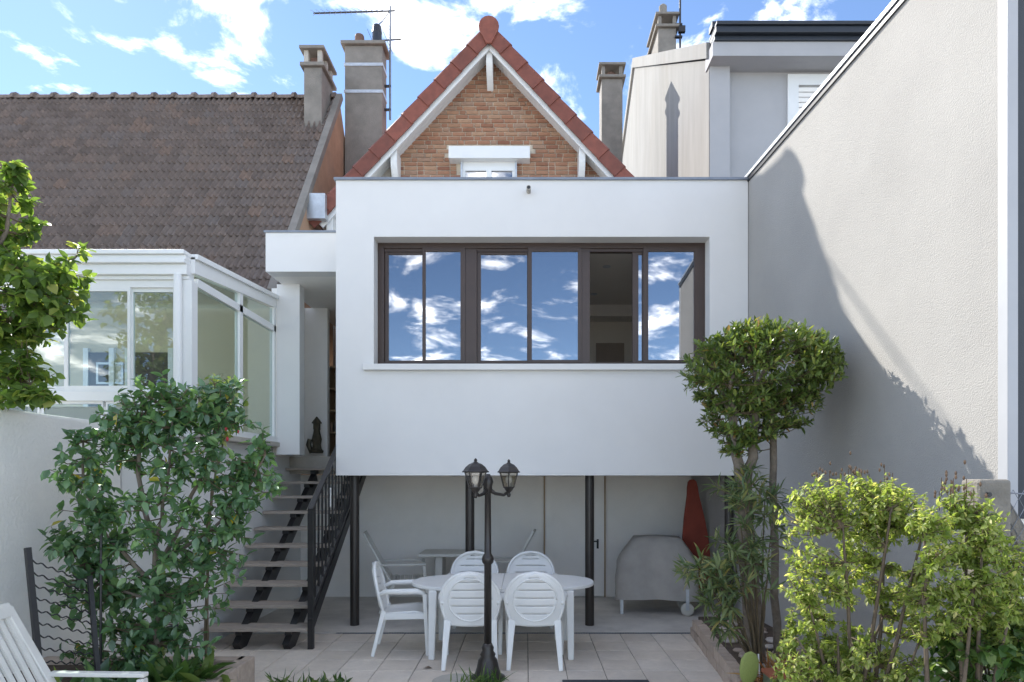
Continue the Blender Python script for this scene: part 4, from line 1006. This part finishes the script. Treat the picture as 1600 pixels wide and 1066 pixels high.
hib('flowering_shrub', 'smaller yellow-green sunlit shrub in front of the concrete post', ragged(1435, 1595, Yh2, 34, .15, 1000), (2.0,Yh2,0), 9, 520, Yh2, 9)
dk = thing('dark_green_bush', 'darker green low bush at the bottom right corner under the fence', 'bush', (2.35, 3.0, 0))
nodes = []; tk = MB()
for k in range(6):
    e = P(random.uniform(1490,1610), random.uniform(960,1030), 3.0); branch(tk, [(2.35,3.0,0), e], .01, .004, 5, nodes)
tk.build('stems', M['barkdark'], dk)
tw, _ = in_blobs(130, [pb(1540,1020,3.0,85,62,.25,3),pb(1600,990,3.0,40,60,.2,1),pb(1500,1080,3.0,90,60,.3,2)], .4)
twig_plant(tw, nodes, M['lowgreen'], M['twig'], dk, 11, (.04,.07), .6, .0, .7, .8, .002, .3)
# fuchsia by the conservatory
fu = thing('fuchsia', 'light green fuchsia with red flowers before the conservatory glass', 'plant', (-2.95, 5.9, .0))
nodes = []; tk = MB()
for (px, py) in ((335,600),(365,640),(320,650),(350,680),(310,620)): branch(tk, [(-2.95,5.9,0),(-2.93,5.9,1.4),P(340,720,5.9),P(px,py,5.9)], .012, .004, 6, nodes)
tk.build('stems', M['twig'], fu)
tw, _ = in_blobs(46, [pb(340,620,5.9,30,45,.15,2),pb(355,660,5.9,30,35,.12,1)], .3)
twig_plant(tw, nodes, M['hibiscus'], M['twig'], fu, 8, (.04,.07), .5, -.2, .7, .8, .002, .3)
fl = MB()
for k in range(9): p_ = P(random.uniform(315,375), random.uniform(610,690), 5.8); fl.lathe([(.003,0),(.012,-.015),(.014,-.03),(.006,-.045)], 6, p_)
stuff(fl.build('flowers', M['petal'], fu))
# low plants: bed, lamp foot, front edge
def tuft(name, label, c, n, ln, wr, mt, spread, up=.9, cat='plant'):
    t = thing(name, label, cat, c)
    b = np.array(c)+rng.normal(size=(n,3))*np.array([spread,spread*.7,.005]); d = rnd_dirs(n)*.75+np.array([0,0,up])
    l = rng.uniform(ln*.5, ln, n)
    leaf_object('foliage', [leaves(b, d, rnd_dirs(n)+np.array([0,0,1.]), l, l*wr, .35)], mt, t); return t
tuft('grass_tuft', 'green grass tuft growing at the foot of the lamp post', (-.38,5.52,0.0), 110, .2, .08, M['lowgreen'], .09)
tuft('grass_tuft', 'small green plant at the front edge of the terrace left of the lamp', (-1.75,5.5,-.02), 60, .14, .3, M['lowgreen'], .1)
tuft('grass_tuft', 'thin sprouting weeds at the front edge of the terrace near the stairs', (-2.02,5.45,-.02), 50, .2, .14, M['lowgreen'], .09)
tuft('low_plant', 'broad leaved green plant at the right end of the shrub bed', (-2.55,4.75,.27), 110, .28, .3, M['lowgreen'], .12, .6)
tuft('low_plant', 'green ground plant in the shrub bed under the camellia', (-3.0,4.55,.27), 160, .24, .4, M['camellia'], .2, .6)
tuft('dry_grass_clump', 'rust brown dry grass clump beside the ball tree trunk', (1.98,4.9,.22), 260, .28, .06, M['drygrass'], .1, .7)
tuft('low_plant', 'bright green low plant at the foot of the large sunlit shrub', (1.78,4.35,.2), 110, .2, .4, M['lowgreen'], .1, .7)
tuft('low_plant', 'low green creeper between the large shrub and the dry grass', (2.1,4.45,.2), 140, .22, .4, M['lowgreen'], .14, .7)
# prickly pear, pots
pc = thing('prickly_pear', 'yellow-green prickly pear pads in a terracotta pot by the bed edging', 'cactus', (1.62, 4.62, 0))
def pad(cx, cy, cz_, rx, rz, tilt):
    o = MB().lathe([(.02,-.98),(.5,-.85),(.85,-.5),(1,0),(.92,.5),(.6,.85),(.02,1)], 18).build('pad', M['cactus'], pc, False, True)
    o.scale = (rx, .022, rz); o.location = (cx, cy, cz_); o.rotation_euler = (0, tilt, R(8))
pad(-.01,0,.42,.075,.125,R(6)); pad(.02,.02,.2,.07,.11,0); pad(.24,-.02,.27,.06,.08,R(20)); pad(.14,0,.18,.06,.09,R(50))
MB().lathe([(.1,0),(.13,.15),(.145,.15),(.145,.18),(.12,.18),(.115,.15)], 20, (.05,0,0)).build('pot', M['terracotta'], pc, False)
tg = thing('plant_trough', 'low green plant trough with terracotta rim beside the prickly pear', 'planter', (1.98, 4.72, .2))
MB().ring((-.2,.2,0,.14), (-.17,.17,.02,.13), -.09, .09).build('trough', M['greenpot'], tg, False, bevel=.008)
MB().box(-.21,.21,-.1,.1,.14,.165).build('rim', M['terracotta'], tg, False)
tag(MB().tube([(1.83,5.0,.15),(1.815,5.0,.42)], .006, 6).build('marker_stick', M['pvc']), 'thin white marker stick in the planting bed', 'stick')
# ------------------------------------------------------------------ wire trellis by the garden wall
wt = thing('wire_trellis', 'black steel trellis with wavy wires leaning by the garden wall', 'trellis', (-3.6, 4.6, .27))
pa0, pa1 = P(43,856,4.55), P(66,1090,4.45); pb0, pb1 = P(140,900,4.75), P(156,1090,4.65)
MB().bar(pa0, pa1, .035, .035).build('post', M['black'], wt); MB().bar(pb0, pb1, .03, .03).build('post', M['black'], wt)
MB().tube([P(158,815,4.8), P(157,1080,4.75)], .009, 6).build('rod', M['black'], wt)
for k in range(11):
    t = .08+k*.085; a_ = pa0.lerp(pa1, t); b_2 = pb0.lerp(pb1, max(0,t-.02)); pts = []
    for i in range(33):
        s = i/32.; p_ = a_.lerp(b_2, s); pts.append(p_+V(0,0,.009*math.sin(s*2*math.pi*6)))
    MB().tube(pts, .005, 5).build('wavy_wire', M['black'], wt)
tag(MB().tube([P(205,1010,5.05), P(278,978,5.3)], .03, 10).build('drain_pipe', M['black']), 'short black pipe lying in the shrub bed behind the camellia', 'pipe')

tag(MB().add([(-.98,6.02,.004),(-.95,5.995,.018),(-.9,6.0,.012),(-.88,6.02,.004),(-.92,6.04,.02)], [(0,1,4),(1,2,4),(2,3,4)]).build('fallen_leaf', M['pod']), 'dry brown fallen leaf lying on the terrace tiles', 'leaf')
